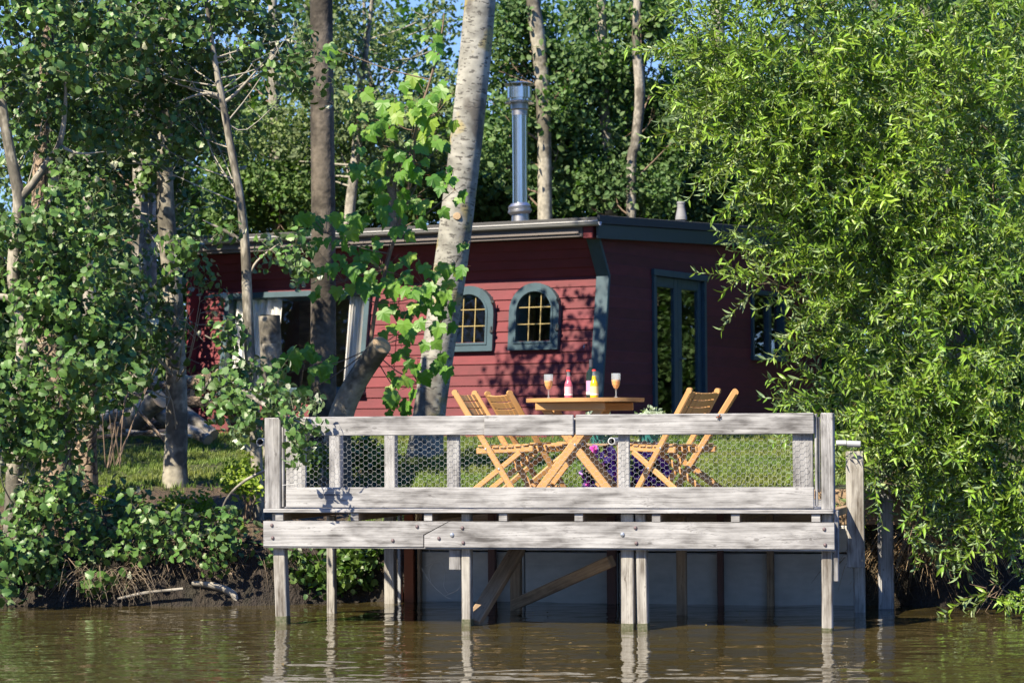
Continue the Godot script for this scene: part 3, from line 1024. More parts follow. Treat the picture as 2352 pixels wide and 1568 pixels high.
# ---------------------------------------------------------------- the deck
func deck_block(called: String, X0: float, X1: float, Y0: float, Y1: float, z0: float, z1: float, m: Material, parent: Node, bev := 0.005) -> MeshInstance3D:
	# a box whose front face (at z1) covers that rectangle of the photograph, as measured at its middle
	var xm := (X0 + X1) / 2.0
	var ym := (Y0 + Y1) / 2.0
	return block(called, Vector3(dk(X0, ym, z1).x, dk(xm, Y1, z1).y, z0), Vector3(dk(X1, ym, z1).x, dk(xm, Y0, z1).y, z1), m, parent, bev)

func bolt(parent: Node, X: float, Y: float, z: float, m: Material, r := 0.013) -> void:
	var p := dk(X, Y, z)
	part("bolt", lathe([[r, 0.0], [r, 0.004], [r * 0.7, 0.010], [0.0, 0.012]], 10), m, parent, Transform3D(Basis(Vector3.RIGHT, PI / 2), Vector3(p.x, p.y, z)))

var deck_y := 0.82
func build_deck() -> void:
	var o := thing("waterside_deck", "weathered grey timber deck standing on posts over the water", "deck", deck_o, deck_turn)
	var e0 := dk(607.0, 1175.0)
	var e1 := dk(1916.0, 1175.0)
	deck_y = dk(1260.0, 1169.0).y
	var n := 17
	for i in n:
		var z1 := 0.03 - i * 0.148
		block("deck_board", Vector3(e0.x, deck_y - 0.028, z1 - 0.142), Vector3(e1.x + (z1 - 0.03) * 0.14, deck_y, z1), M.grey_wood, o)
	for X in [642.0, 815.0, 984.0, 1156.0, 1330.0, 1508.0, 1690.0, 1875.0]:
		var x := dk(X, 1188.0).x
		block("joist", Vector3(x - 0.03, deck_y - 0.085, -2.4), Vector3(x + 0.03, deck_y - 0.030, 0.005), M.brown_wood, o)
		block("joist_end", Vector3(x - 0.0295, deck_y - 0.084, 0.005), Vector3(x + 0.0295, deck_y - 0.031, 0.011), M.grey_wood, o, 0.002)
	# front beam: two lengths joined with a slanting scarf
	var ytop := dk(1260.0, 1198.0).y
	var ybot := dk(1260.0, 1257.0).y
	var xa := dk(607.0, 1225.0).x
	var xb := dk(1918.0, 1225.0).x
	var s0 := dk(975.0, 1230.0).x
	var s1 := dk(1032.0, 1205.0).x
	var ym := lerpf(ybot, ytop, 0.48)
	for k in 2:
		var outl := PackedVector2Array([Vector2(xa, ybot), Vector2(s0 - 0.003, ybot), Vector2(s0 - 0.003, ym), Vector2(s1 - 0.004, ytop), Vector2(xa, ytop)])
		if k == 1:
			outl = PackedVector2Array([Vector2(s0 + 0.006, ybot), Vector2(xb, ybot), Vector2(xb, ytop), Vector2(s1 + 0.006, ytop), Vector2(s0 + 0.006, ym - 0.004)])
		var mb := MB.new()
		var zf := 0.025 + 0.004 * k
		var off := Vector2(rng.randf() * 3.0, rng.randf())
		var tri := Geometry2D.triangulate_polygon(outl)
		for t in range(0, tri.size(), 3):
			var p := [outl[tri[t]], outl[tri[t + 1]], outl[tri[t + 2]]]
			for z in [zf, -0.045]:
				mb.flat(Vector3(p[0].x, p[0].y, z), Vector3(p[1].x, p[1].y, z), Vector3(p[2].x, p[2].y, z), Vector3(0, 0, 1 if z > 0 else -1), p[0] + off, p[1] + off, p[2] + off)
		var ctr := Vector2((outl[0].x + outl[1].x) / 2.0, (ybot + ytop) / 2.0)
		for i in outl.size():
			var a := outl[i]
			var b := outl[(i + 1) % outl.size()]
			var dir := (a + b) / 2.0 - ctr
			mb.quad(Vector3(a.x, a.y, zf), Vector3(b.x, b.y, zf), Vector3(b.x, b.y, -0.045), Vector3(a.x, a.y, -0.045), Vector3(dir.x, dir.y, 0) if absf(b.x - a.x) > 0.02 else Vector3(dir.x, 0, 0), Vector2(a.x, 0.1) + off, Vector2(b.x, 0.1) + off, Vector2(b.x, 0.17) + off, Vector2(a.x, 0.17) + off)
		var bm := part("front_beam", mb.build(), M.grey_wood, o)
		for q in ([[624.0, 1206.0], [626.0, 1235.0], [958.0, 1209.0], [902.0, 1241.0]] if k == 0 else [[1062.0, 1212.0], [1008.0, 1236.0], [1064.0, 1246.0], [1460.0, 1212.0], [1462.0, 1247.0], [1894.0, 1215.0], [1896.0, 1251.0]]):
			bolt(bm, q[0], q[1], zf, M.bolt)
		for q in ([] if k == 0 else [[1038.0, 1228.0], [1430.0, 1227.0]]):
			bolt(bm, q[0], q[1], zf, M.bolt_new, 0.016)
	# ledger under the beam's lower edge
	block("beam_lip", Vector3(xa, ybot - 0.014, -0.05), Vector3(xb, ybot - 0.003, 0.018), M.grey_wood, o, 0.002)
	# posts: [X at beam, X at water, width, Y at water, how far behind the front]
	for q in [[636.0, 645.0, 28.0, 1430.0, -0.075], [1069.0, 1070.0, 21.0, 1437.0, -0.075], [1440.0, 1441.0, 29.0, 1447.0, -0.075], [1470.0, 1476.0, 23.0, 1447.0, -0.078], [1899.0, 1900.0, 23.0, 1458.0, -0.075]]:
		var a := dk(q[0], 1178.0, q[4] + 0.045)
		var b := dk(q[1], q[3], q[4] + 0.045)
		var dir := (b - a) / (a.y - b.y)
		a.z = q[4]
		b.z = q[4]
		var top := a + dir * (a.y - deck_y + 0.032)
		var pw: float = q[2] / 330.0
		var pst := bar("post", top, b + dir * 0.5, pw, 0.085, Vector3.BACK, M.pile_wood, o, 0.006)
		var al := cbox(Vector3(0.10, pw + 0.003, 0.088), 0.006)
		part("algae_band", al, M.algae, pst, Transform3D(Basis(), Vector3(top.distance_to(b + dir * 0.5) / 2.0 - 0.5, 0, 0)))
	for q in [[762.0, 762.0, 19.0, 1408.0, M.pile_wood], [897.0, 897.0, 24.0, 1385.0, M.pile_wood], [1186.0, 1186.0, 24.0, 1400.0, M.brown_wood], [1567.0, 1567.0, 22.0, 1408.0, M.brown_wood], [1968.0, 1976.0, 24.0, 1405.0, M.pile_wood]]:
		var g := on_level(q[1], q[3], 0.0)
		var l := Basis(Vector3.UP, -deck_turn) * (g - deck_o)
		var pw: float = q[2] / FOCAL * -g.z
		var ptop := deck_y - 0.09 if q[0] < 1900.0 else dk(1968.0, 1040.0, l.z).y
		bar("post", Vector3(l.x, ptop, l.z), Vector3(l.x, -0.5, l.z), pw, pw, Vector3.BACK, q[4], o, 0.006)
	# rear posts that stand up past the boards
	for q in [[772.0, 1003.0, 26.0, -1.6], [898.0, 1003.0, 26.0, -2.3]]:
		var p := dk(q[0], q[1], q[3])
		block("tall_post", Vector3(p.x - 0.045, deck_y, p.z - 0.045), Vector3(p.x + 0.045, p.y + 0.1, p.z + 0.045), M.grey_wood, o, 0.006)
	# spacer block and slanting braces
	deck_block("spacer_block", 1031.0, 1058.0, 1262.0, 1309.0, -0.09, -0.035, M.grey_wood, o)
	var a := dk(1192.0, 1258.0, -0.9)
	var b := dk(1086.0, 1432.0, -0.16)
	bar("brace", a, b, 0.10, 0.09, Vector3.BACK, M.brown_wood, o, 0.008)
	a = dk(1405.0, 1288.0, -0.5)
	b = dk(1182.0, 1388.0, -1.5)
	bar("brace", a, b, 0.085, 0.06, Vector3.BACK, M.brown_wood, o, 0.008)
	bar("side_post", dk(1922.0, 1172.0, -0.05), dk(1922.0, 1335.0, -0.05), 0.03, 0.05, Vector3.BACK, M.grey_wood, o)
	var pu := dk(1964.0, 1036.0, -1.7)
	var pd := dk(1964.0, 1303.0, -1.7)
	bar("side_board", pu, Vector3(pu.x, pd.y, pu.z), 0.13, 0.05, Vector3.BACK, M.pile_wood, o)

	# railing
	var r := thing("deck_railing", "low grey plank railing with wire netting along the deck front", "railing", deck_o, deck_turn)
	deck_block("end_post", 607.0, 643.0, 959.0, 1169.0, -0.10, 0.0, M.grey_wood, r, 0.006)
	deck_block("end_post", 1886.0, 1915.0, 948.0, 1171.0, -0.10, 0.0, M.grey_wood, r, 0.006)
	deck_block("hinge_strip", 646.0, 651.0, 962.0, 1165.0, -0.05, -0.015, M.grey_wood, r)
	deck_block("hinge_strip", 1872.0, 1878.0, 950.0, 1163.0, -0.05, -0.01, M.grey_wood, r)
	deck_block("hinge_strip", 1879.5, 1884.0, 958.0, 1130.0, -0.08, -0.035, M.grey_wood, r)
	var tilt := Transform3D(Basis(Vector3(0, 0, 1), 0.0), Vector3.ZERO)
	deck_block("top_rail", 652.0, 1116.0, 956.0, 1000.0, -0.012, 0.012, M.grey_wood, r)
	deck_block("top_rail", 1112.0, 1317.0, 953.0, 1000.0, 0.0125, 0.032, M.grey_wood, r)
	deck_block("top_rail", 1322.0, 1870.0, 950.0, 998.0, -0.012, 0.018, M.grey_wood, r)
	deck_block("rail_backing", 1080.0, 1360.0, 960.0, 996.0, -0.035, -0.013, M.grey_wood, r)
	deck_block("bottom_rail", 656.0, 1870.0, 1119.0, 1167.0, -0.012, 0.02, M.grey_wood, r)
	for q in [[656.0, 701.0], [1026.0, 1055.0], [1420.0, 1446.0], [1821.0, 1868.0]]:
		deck_block("stile", q[0], q[1], 965.0, 1160.0, -0.060, -0.026, M.grey_wood, r)
	# hexagonal wire netting between the rails
	var n0 := dk(656.0, 1119.0, -0.02)
	var n1 := dk(1868.0, 995.0, -0.02)
	var wire := MB.new()
	var cw := 0.031
	var rh := 0.038
	var cols := int((n1.x - n0.x) / cw)
	var rows := int((n1.y - n0.y) / rh) + 1
	for i in cols:
		for j in rows:
			var jig := Vector3(noise.get_noise_2d(i * 9.0, j * 9.0) * 0.006, noise.get_noise_2d(i * 9.0 + 200.0, j * 9.0) * 0.006, noise.get_noise_2d(i * 3.0, j * 5.0) * 0.01)
			var c := Vector3(n0.x + i * cw + 0.01, n0.y + j * rh + (rh / 2.0 if i % 2 else 0.0), -0.020) + jig
			var v0 := c + Vector3(-0.0105, rh / 2.0, 0)
			var v1 := c + Vector3(0.0105, rh / 2.0, 0)
			var v2 := c + Vector3(0.0205, 0, 0)
			var v3 := c + Vector3(0.0105, -rh / 2.0, 0)
			add_tube(wire, [[v0, 0.0011], [v1, 0.0011]], 3, 0.0, false)
			add_tube(wire, [[v1, 0.0008], [v2, 0.0008]], 3, 0.0, false)
			add_tube(wire, [[v2, 0.0008], [v3, 0.0008]], 3, 0.0, false)
	part("wire_netting", wire.build(), M.wire, r).set_meta("kind", "stuff")
	var w0 := dk(648.0, 1114.0, 0.015)
	part("tie_wire", tube([[w0, 0.002], [dk(672.0, 1112.0, 0.02), 0.002], [dk(690.0, 1109.0, 0.02), 0.003], [dk(701.0, 1111.0, -0.02), 0.002]], 5), M.wire, r)

	# open pipe ends
	for q in [[597.0, 1015.0, 9.5, -0.25, "white rimmed grey pipe end beside the deck's weathered end post"], [1405.0, 1013.0, 8.5, -0.5, "white rimmed pipe end beside a railing stile above purple flowers"]]:
		var p := dk(q[0], q[1], q[3])
		var rad: float = q[2] / 320.0
		var pp := thing("pipe_end", q[4], "pipe", deck_world(p), deck_turn)
		part("pipe", lathe([[rad * 0.74, 0.0], [rad * 0.74, -0.5], [rad * 0.98, -0.5], [rad * 0.98, -0.004]], 20), M.grey_pipe, pp, Transform3D(Basis(Vector3.RIGHT, PI / 2), Vector3.ZERO))
		part("rim", lathe([[rad * 0.74, -0.02], [rad * 0.74, 0.0], [rad * 0.8, 0.004], [rad, 0.002], [rad, -0.02]], 20), M.white_pipe, pp, Transform3D(Basis(Vector3.RIGHT, PI / 2), Vector3.ZERO))
		bar("bracket", Vector3(0.0, -rad, -0.3), Vector3(0.0, deck_y - p.y, -0.3), 0.04, 0.03, Vector3.BACK, M.brown_wood, pp)
	# capped pipe on the right-hand posts
	var p0 := dk(1922.0, 1017.0, -0.7)
	var sidep := thing("drain_pipe", "short pale drain pipe lying across the posts beside the deck", "pipe", deck_world(p0), deck_turn)
	part("pipe", tube([[Vector3(0, 0, 0), 0.018], [Vector3(0.07, 0, 0), 0.018]], 14), M.white_pipe, sidep)
	part("pipe_cap", tube([[Vector3(0.075, -0.006, 0.0), 0.023], [Vector3(0.17, -0.010, 0.0), 0.023]], 14), M.grey_pipe, sidep)
	# butterfly on the top rail
	var bp := dk(1652.0, 957.0, 0.022)
	var bf := thing("butterfly", "small dark butterfly with orange bands resting on the top rail", "butterfly", deck_world(bp), deck_turn)
	var wing := mat(lin(0.03, 0.02, 0.018), 0.7)
	var band := mat(lin(0.6, 0.12, 0.03), 0.7)
	part("body", tube([[Vector3(-0.009, 0.013, 0.004), 0.0012], [Vector3(0, 0, 0.005), 0.0025], [Vector3(0.009, -0.014, 0.004), 0.0012]], 8), wing, bf)
	for s in [-1.0, 1.0]:
		var wm := MB.new()
		var bm2 := MB.new()
		var ax := Vector3(0.55, -0.83, 0)
		var pr: Vector3 = Vector3(0.83, 0.55, 0) * s
		var tri := func(m: MB, pts: Array) -> void:
			for k in range(1, pts.size() - 1):
				m.flat(pts[0], pts[k], pts[k + 1], Vector3.BACK)
		tri.call(wm, [-ax * 0.006, -ax * 0.012 + pr * 0.019 + Vector3(0, 0, 0.006), -ax * 0.002 + pr * 0.018 + Vector3(0, 0, 0.006), ax * 0.002 + pr * 0.011 + Vector3(0, 0, 0.004), ax * 0.004])
		tri.call(wm, [ax * 0.001, ax * 0.003 + pr * 0.012 + Vector3(0, 0, 0.004), ax * 0.013 + pr * 0.012 + Vector3(0, 0, 0.004), ax * 0.016 + pr * 0.005])
		tri.call(bm2, [-ax * 0.010 + pr * 0.012 + Vector3(0, 0, 0.0055), -ax * 0.008 + pr * 0.014 + Vector3(0, 0, 0.006), ax * 0.003 + pr * 0.006 + Vector3(0, 0, 0.0035), ax * 0.001 + pr * 0.005 + Vector3(0, 0, 0.0035)])
		var wg := part("wing", wm.build(), wing, bf, Transform3D(Basis(), Vector3(0, 0, 0.004)))
		part("wing_band", bm2.build(), band, wg, Transform3D(Basis(), Vector3(0, 0, 0.001)))

	# retaining wall of concrete panels with posts
	var rw := thing("retaining_wall", "grey concrete panel retaining wall with brown posts under the deck", "wall", deck_o, deck_turn)
	var zw := -2.52
	var xl := dk(965.0, 1320.0, zw).x
	var xr := dk(1962.0, 1320.0, zw).x
	var cuts := [965.0, 1205.0, 1420.0, 1655.0, 1770.0, 1905.0, 1962.0]
	for i in cuts.size() - 1:
		var ca := dk(cuts[i], 1320.0, zw).x
		var cb := dk(cuts[i + 1], 1320.0, zw).x
		block("panel", Vector3(ca + 0.004, -0.6, zw - 0.08), Vector3(cb - 0.004, 0.40, zw), M.concrete, rw, 0.008)
		block("panel", Vector3(ca + 0.004, 0.412, zw - 0.08), Vector3(cb - 0.004, 0.62, zw - 0.01), M.concrete, rw, 0.008)
	block("timber_edge", Vector3(xl, 0.625, zw - 0.09), Vector3(xr + 0.55, 0.90, zw - 0.03), M.brown_wood, rw, 0.006)
	for q in [[940.0, 24.0, M.rust], [918.0, 8.0, M.grey_pipe], [963.0, 8.0, M.brown_wood], [1130.0, 18.0, M.red_brown], [1405.0, 22.0, M.red_brown], [1655.0, 14.0, M.red_brown], [1770.0, 16.0, M.brown_wood]]:
		var p := dk(q[0], 1320.0, zw + 0.05)
		block("post", Vector3(p.x - q[1] / 620.0, -0.6, zw + 0.002), Vector3(p.x + q[1] / 620.0, 0.75, zw + 0.07), q[2], rw)

	# slim posts and boards right of the deck
	for q in [[2033.0, 1062.0, 34.0, -2.3, "square weathered post with a slanting top among willow leaves"]]:
		var p := dk(q[0], q[1], q[3])
		var sp := thing("mooring_post", q[4], "post", deck_world(Vector3(p.x, -0.4, p.z)), deck_turn)
		bar("post", Vector3.ZERO, Vector3(0, p.y + 0.4, 0), q[2] / 300.0, 0.10, Vector3.BACK, M.grey_wood, sp, 0.008)
		block("cleat", Vector3(-0.075, p.y + 0.1, -0.03), Vector3(-0.06, p.y + 0.36, 0.03), M.brown_wood, sp)

# ---------------------------------------------------------------- furniture on the deck
func make_chair(called: String, label: String, at: Vector3, turn: float) -> Node3D:
	# faces +x; folding chair of crossed legs
	var t := thing(called, label, "chair", at, turn, "folding chairs round the table")
	var w := 0.42
	for s in [-1.0, 1.0]:
		var z: float = s * w / 2.0
		bar("upright", Vector3(0.318, 0.0, z), Vector3(-0.20, 0.83, z), 0.046, 0.024, Vector3.BACK, M.teak, t, 0.008)
		part("upright_top", tube([[Vector3(-0.2, 0.83, z - 0.0118), 0.0228], [Vector3(-0.2, 0.83, z + 0.0118), 0.0228]], 16), M.teak, t)
		var zi: float = z - s * 0.026
		bar("leg", Vector3(-0.20, 0.0, zi), Vector3(0.305, 0.385, zi), 0.042, 0.022, Vector3.BACK, M.teak, t, 0.006)
		bar("seat_rail", Vector3(-0.05, 0.395, zi - s * 0.0245), Vector3(0.40, 0.412, zi - s * 0.0245), 0.048, 0.022, Vector3.BACK, M.teak, t, 0.01)
		for q in [[0.15, 0.262], [0.045, 0.41]]:
			part("bolt", lathe([[0.009, 0.0], [0.008, 0.004], [0.0, 0.006]], 8), M.bolt_new, t, Transform3D(Basis(Vector3.RIGHT, PI / 2 * s), Vector3(q[0] - 0.0, q[1], z + s * 0.012)))
	for i in 8:
		var u := i / 7.0
		var x := lerpf(-0.01, 0.40, u)
		var y := 0.432 + 0.018 * u * u - 0.012 * sin(u * PI)
		part("seat_slat", cbox(Vector3(0.046, 0.014, w - 0.055), 0.004), M.teak, t, Transform3D(Basis(Vector3(0, 0, 1), 0.06 * (u - 0.4)), Vector3(x, y, 0)))
	var back := (Vector3(-0.20, 0.83, 0) - Vector3(0.318, 0, 0)).normalized()
	for i in 5:
		var p := Vector3(-0.20, 0.83, 0) - back * (0.035 + i * 0.062)
		var mb := MB.new()
		for k in 6:
			var za := lerpf(-w / 2.0 + 0.012, w / 2.0 - 0.012, k / 6.0)
			var zb := lerpf(-w / 2.0 + 0.012, w / 2.0 - 0.012, (k + 1) / 6.0)
			var c := (za + zb) / 2.0
			var sag := 0.022 * (1.0 - pow(c / (w / 2.0), 2.0))
			add_cbox(mb, Transform3D(Basis(back, back.cross(Vector3.BACK) * -1.0, Vector3.BACK), Vector3(p.x - sag * 0.85, p.y - sag * 0.5, c)), Vector3(0.054, 0.013, (zb - za) + 0.001), 0.003)
		part("back_slat", mb.build(), M.teak, t)
	bar("stretcher", Vector3(-0.12, 0.062, -w / 2.0 + 0.03), Vector3(-0.12, 0.062, w / 2.0 - 0.03), 0.035, 0.018, Vector3(0.6, 0.8, 0), M.teak, t)
	bar("stretcher", Vector3(0.25, 0.108, -w / 2.0 + 0.012), Vector3(0.25, 0.108, w / 2.0 - 0.012), 0.035, 0.018, Vector3(0.6, 0.8, 0), M.teak, t)
	return t

func build_furniture() -> void:
	var c := dk(1345.0, 1000.0, -1.42)
	var ty := 0.785
	var t := thing("garden_table", "round slatted wooden table with crossed legs on the deck", "table", deck_world(Vector3(c.x, deck_y, c.z)), deck_turn)
	var R := 0.445
	# slats cut to the round
	var n := 10
	for i in n:
		var z0 := lerpf(-R, R, float(i) / n) + 0.0025
		var z1 := lerpf(-R, R, float(i + 1) / n) - 0.0025
		var mb := MB.new()
		var pts := []
		var m := 8
		for k in m + 1:
			var z := lerpf(z0, z1, float(k) / m)
			pts.append([sqrt(maxf(0.0, R * R - z * z)), z])
		for k in m:
			var a = pts[k]
			var b = pts[k + 1]
			for y in [ty, ty - 0.022]:
				mb.quad(Vector3(-a[0], y, a[1]), Vector3(a[0], y, a[1]), Vector3(b[0], y, b[1]), Vector3(-b[0], y, b[1]), Vector3(0, 1 if y == ty else -1, 0), Vector2(-a[0], a[1]), Vector2(a[0], a[1]), Vector2(b[0], b[1]), Vector2(-b[0], b[1]))
			for s in [-1.0, 1.0]:
				mb.quad(Vector3(s * a[0], ty, a[1]), Vector3(s * b[0], ty, b[1]), Vector3(s * b[0], ty - 0.022, b[1]), Vector3(s * a[0], ty - 0.022, a[1]), Vector3(s * a[0], 0, a[1]), Vector2(a[1], 0), Vector2(b[1], 0), Vector2(b[1], 0.022), Vector2(a[1], 0.022))
		for k in [0, m]:
			var a = pts[k]
			mb.quad(Vector3(-a[0], ty, a[1]), Vector3(a[0], ty, a[1]), Vector3(a[0], ty - 0.022, a[1]), Vector3(-a[0], ty - 0.022, a[1]), Vector3(0, 0, -1 if k == 0 else 1), Vector2(-a[0], 0), Vector2(a[0], 0), Vector2(a[0], 0.022), Vector2(-a[0], 0.022))
		part("table_slat", mb.build(), M.teak, t)
	# rim under the edge
	var rm := MB.new()
	for k in 48:
		var a := TAU * k / 48.0
		var b := TAU * (k + 1) / 48.0
		var pa := Vector3(cos(a), 0, sin(a))
		var pb := Vector3(cos(b), 0, sin(b))
		var ya := Vector3(0, ty + 0.001, 0)
		var yb := Vector3(0, ty - 0.028, 0)
		rm.tri(pa * R + ya, pb * R + ya, pb * R + yb, pa, pb, pb, Vector2(k * 0.06, 0), Vector2(k * 0.06 + 0.06, 0), Vector2(k * 0.06 + 0.06, 0.03))
		rm.tri(pa * R + ya, pb * R + yb, pa * R + yb, pa, pb, pa, Vector2(k * 0.06, 0), Vector2(k * 0.06 + 0.06, 0.03), Vector2(k * 0.06, 0.03))
		rm.quad(pa * R + yb, pb * R + yb, pb * (R - 0.03) + yb, pa * (R - 0.03) + yb, Vector3.DOWN)
		rm.quad(pa * R + ya, pb * R + ya, pb * (R - 0.03) + ya, pa * (R - 0.03) + ya, Vector3.UP)
	part("table_rim", rm.build(), M.teak, t)
	for z in [0.30, -0.30]:
		var lft := -0.315 if z > 0 else -0.30
		var rgt := 0.215 if z > 0 else 0.31
		var sh := 0.07 if z > 0 else 0.0
		bar("apron", Vector3(lft, ty - 0.060, z), Vector3(rgt, ty - 0.060, z), 0.062, 0.024, Vector3.BACK, M.teak, t, 0.012)
		bar("leg", Vector3(0.115 + sh, ty - 0.06, z - 0.026), Vector3(-0.445 + sh, 0.0, z - 0.026), 0.062, 0.024, Vector3.BACK, M.teak, t, 0.006)
		bar("leg", Vector3(-0.335 + sh, ty - 0.06, z - 0.053), Vector3(0.235 + sh, 0.0, z - 0.053), 0.062, 0.024, Vector3.BACK, M.teak, t, 0.006)
		part("bolt", lathe([[0.01, 0.0], [0.008, 0.004], [0.0, 0.006]], 8), M.bolt_new, t, Transform3D(Basis(Vector3.RIGHT, PI / 2), Vector3(-0.09 + sh, 0.44, z - 0.013)))
	bar("stretcher", Vector3(-0.34, 0.14, 0.28), Vector3(-0.34, 0.14, -0.34), 0.04, 0.02, Vector3(0.6, 0.8, 0), M.teak, t)
	bar("stretcher", Vector3(0.14, 0.14, 0.24), Vector3(0.14, 0.14, -0.36), 0.04, 0.02, Vector3(0.6, 0.8, 0), M.teak, t)

	# chairs: where the upright crosses the seat, in the deck frame; turn in degrees against the deck
	for q in [[1126.0, -1.20, -6.0, "folding wooden chair left of the table, seen edge-on, beside the chair with its back turned"], [1200.0, -1.80, 38.0, "folding wooden chair left of the table with its slatted back half turned to the water"], [1564.0, -1.35, 160.0, "folding wooden chair right of the table with its slatted back rising behind the rail"], [1630.0, -1.95, 188.0, "folding wooden chair right of the table, turned edge-on towards the lawn"]]:
		var p := dk(q[0], 1030.0, q[1])
		make_chair("folding_chair", q[3], deck_world(Vector3(p.x, deck_y + 0.001, p.z)), deck_turn + deg_to_rad(q[2]))

	# glasses and bottles
	var glass := mat(Color(0.95, 0.97, 0.97, 0.1), 0.03)
	glass.transparency = BaseMaterial3D.TRANSPARENCY_ALPHA
	var wine := mat(lin(0.62, 0.25, 0.012), 0.1)
	var top := deck_y + ty + 0.0012
	for q in [[1260.0, -1.45, "stemmed glass of amber drink standing beside the pink bottle"], [1415.0, -1.36, "stemmed glass of amber drink standing beside the yellow bottle"]]:
		var p := dk(q[0], 900.0, q[1])
		var g := thing("wine_glass", q[2], "glass", deck_world(Vector3(p.x, top, p.z)), deck_turn)
		part("foot", lathe([[0.033, 0.0], [0.033, 0.002], [0.012, 0.006], [0.0055, 0.014], [0.005, 0.05], [0.007, 0.064], [0.0, 0.066]], 20), glass, g)
		part("bowl", lathe([[0.006, 0.064], [0.017, 0.074], [0.028, 0.096], [0.0335, 0.125], [0.0345, 0.150], [0.0345, 0.184], [0.0335, 0.184], [0.0335, 0.152], [0.0325, 0.126]], 20), glass, g)
		part("drink", lathe([[0.0, 0.067], [0.015, 0.075], [0.026, 0.097], [0.0318, 0.124], [0.0322, 0.136], [0.0, 0.136]], 20), wine, g)
	for q in [[1306.0, -1.36, "pink", Color(0.5, 0.10, 0.15), Color(0.55, 0.33, 0.38)], [1365.0, -1.30, "yellow", Color(0.62, 0.42, 0.012), Color(0.62, 0.52, 0.26)]]:
		var p := dk(q[0], 900.0, q[1])
		var b := thing("soda_bottle", "small %s drink bottle with a red cap and a pale label" % q[2], "bottle", deck_world(Vector3(p.x, top, p.z)), deck_turn)
		var liquid := mat(lin(q[3].r, q[3].g, q[3].b), 0.12)
		liquid.backlight_enabled = true
		liquid.backlight = Color(0.4, 0.4, 0.4)
		part("bottle", lathe([[0.0, 0.0], [0.029, 0.0], [0.0305, 0.006], [0.0305, 0.095], [0.027, 0.115], [0.018, 0.135], [0.0145, 0.165]], 20), liquid, b)
		part("neck", lathe([[0.0145, 0.165], [0.0125, 0.195], [0.0135, 0.197], [0.0135, 0.203]], 20), glass, b)
		part("cap", lathe([[0.0135, 0.20], [0.0155, 0.203], [0.0145, 0.213], [0.0, 0.214]], 16), mat(lin(0.7, 0.04, 0.03), 0.4), b)
		var lab := mat(lin(q[4].r, q[4].g, q[4].b), 0.6)
		part("label", lathe([[0.0309, 0.022], [0.0309, 0.088]], 20), lab, b)
		part("label_foot", lathe([[0.0312, 0.022], [0.0312, 0.034]], 20), mat(lin(0.75, 0.7, 0.7), 0.6), b)
	var p := dk(1358.0, 900.0, -1.62)
	var wb := thing("wine_bottle", "tall dark green wine bottle standing behind the yellow bottle", "bottle", deck_world(Vector3(p.x, top, p.z)), deck_turn)
	part("bottle", lathe([[0.0, 0.0], [0.036, 0.0], [0.0375, 0.006], [0.0375, 0.175], [0.033, 0.20], [0.018, 0.222], [0.0145, 0.24], [0.0145, 0.245]], 20), mat(lin(0.012, 0.022, 0.014), 0.08), wb)
	part("capsule", lathe([[0.0148, 0.235], [0.0148, 0.296], [0.0, 0.298]], 16), mat(lin(0.05, 0.05, 0.06), 0.35), wb)
	part("label", lathe([[0.0379, 0.055], [0.0379, 0.135]], 20), mat(lin(0.55, 0.25, 0.42), 0.6), wb)
	part("label_foot", lathe([[0.0379, 0.030], [0.0379, 0.053]], 20), mat(lin(0.75, 0.73, 0.7), 0.6), wb)

	# plant stand with pots behind the table
	var silver := leaf_clump(60, 0.10, 0.045, Color(0.33, 0.40, 0.30), Color(0.45, 0.52, 0.42), OVATE)
	var greens := leaf_clump(60, 0.12, 0.05, Color(0.05, 0.11, 0.03), Color(0.08, 0.15, 0.04), OVATE)
	var petals := {}
	for q in [["purple", Color(0.22, 0.06, 0.5)], ["violet", Color(0.40, 0.20, 0.72)], ["pink", Color(0.70, 0.06, 0.40)]]:
		var fm := MB.new()
		for k in 5:
			var a := TAU * k / 5.0
			add_leaf(fm, Vector3.ZERO, Vector3(cos(a), sin(a), 0.25), Vector3(-cos(a) * 0.3, -sin(a) * 0.3, 1), [[0.0, 0.0], [0.42, 0.55], [0.45, 0.8], [0.0, 1.0]], 0.030, q[1], Color(0, 0, 0, 0), 0.3)
		petals[q[0]] = fm.build()
	for q in [[1378.0, 1012.0, 0.42, ["pink", "pink"], "silver leaved plant in a teal pot on a brown stand behind the table", true],
			[1386.0, 1085.0, 0.0, ["purple", "violet", "violet", "violet", "pink"], "trailing purple and pink petunias behind the crossed table legs", false],
			[1490.0, 1010.0, 0.42, ["violet"], "silver leaved plant in a teal pot behind the right-hand chairs", true],
			[1500.0, 1092.0, 0.0, ["purple", "purple"], "dark purple petunias in a pot behind the right-hand chair legs", false]]:
		var pp := dk(q[0], q[1], -2.25)
		var pl := thing("potted_plant", q[4], "potted plant", deck_world(Vector3(pp.x, deck_y + 0.001, pp.z)), deck_turn)
		var hgt: float = q[2]
		if q[5]:
			for s in [-1.0, 1.0]:
				bar("stand_leg", Vector3(s * 0.13, 0, 0.08), Vector3(s * 0.05, hgt, 0.0), 0.05, 0.03, Vector3.BACK, M.brown_wood, pl)
				bar("stand_leg", Vector3(s * 0.13, 0, -0.12), Vector3(s * 0.05, hgt, -0.04), 0.05, 0.03, Vector3.BACK, M.brown_wood, pl)
			block("stand_shelf", Vector3(-0.16, hgt, -0.12), Vector3(0.16, hgt + 0.02, 0.1), M.brown_wood, pl)
			hgt += 0.02
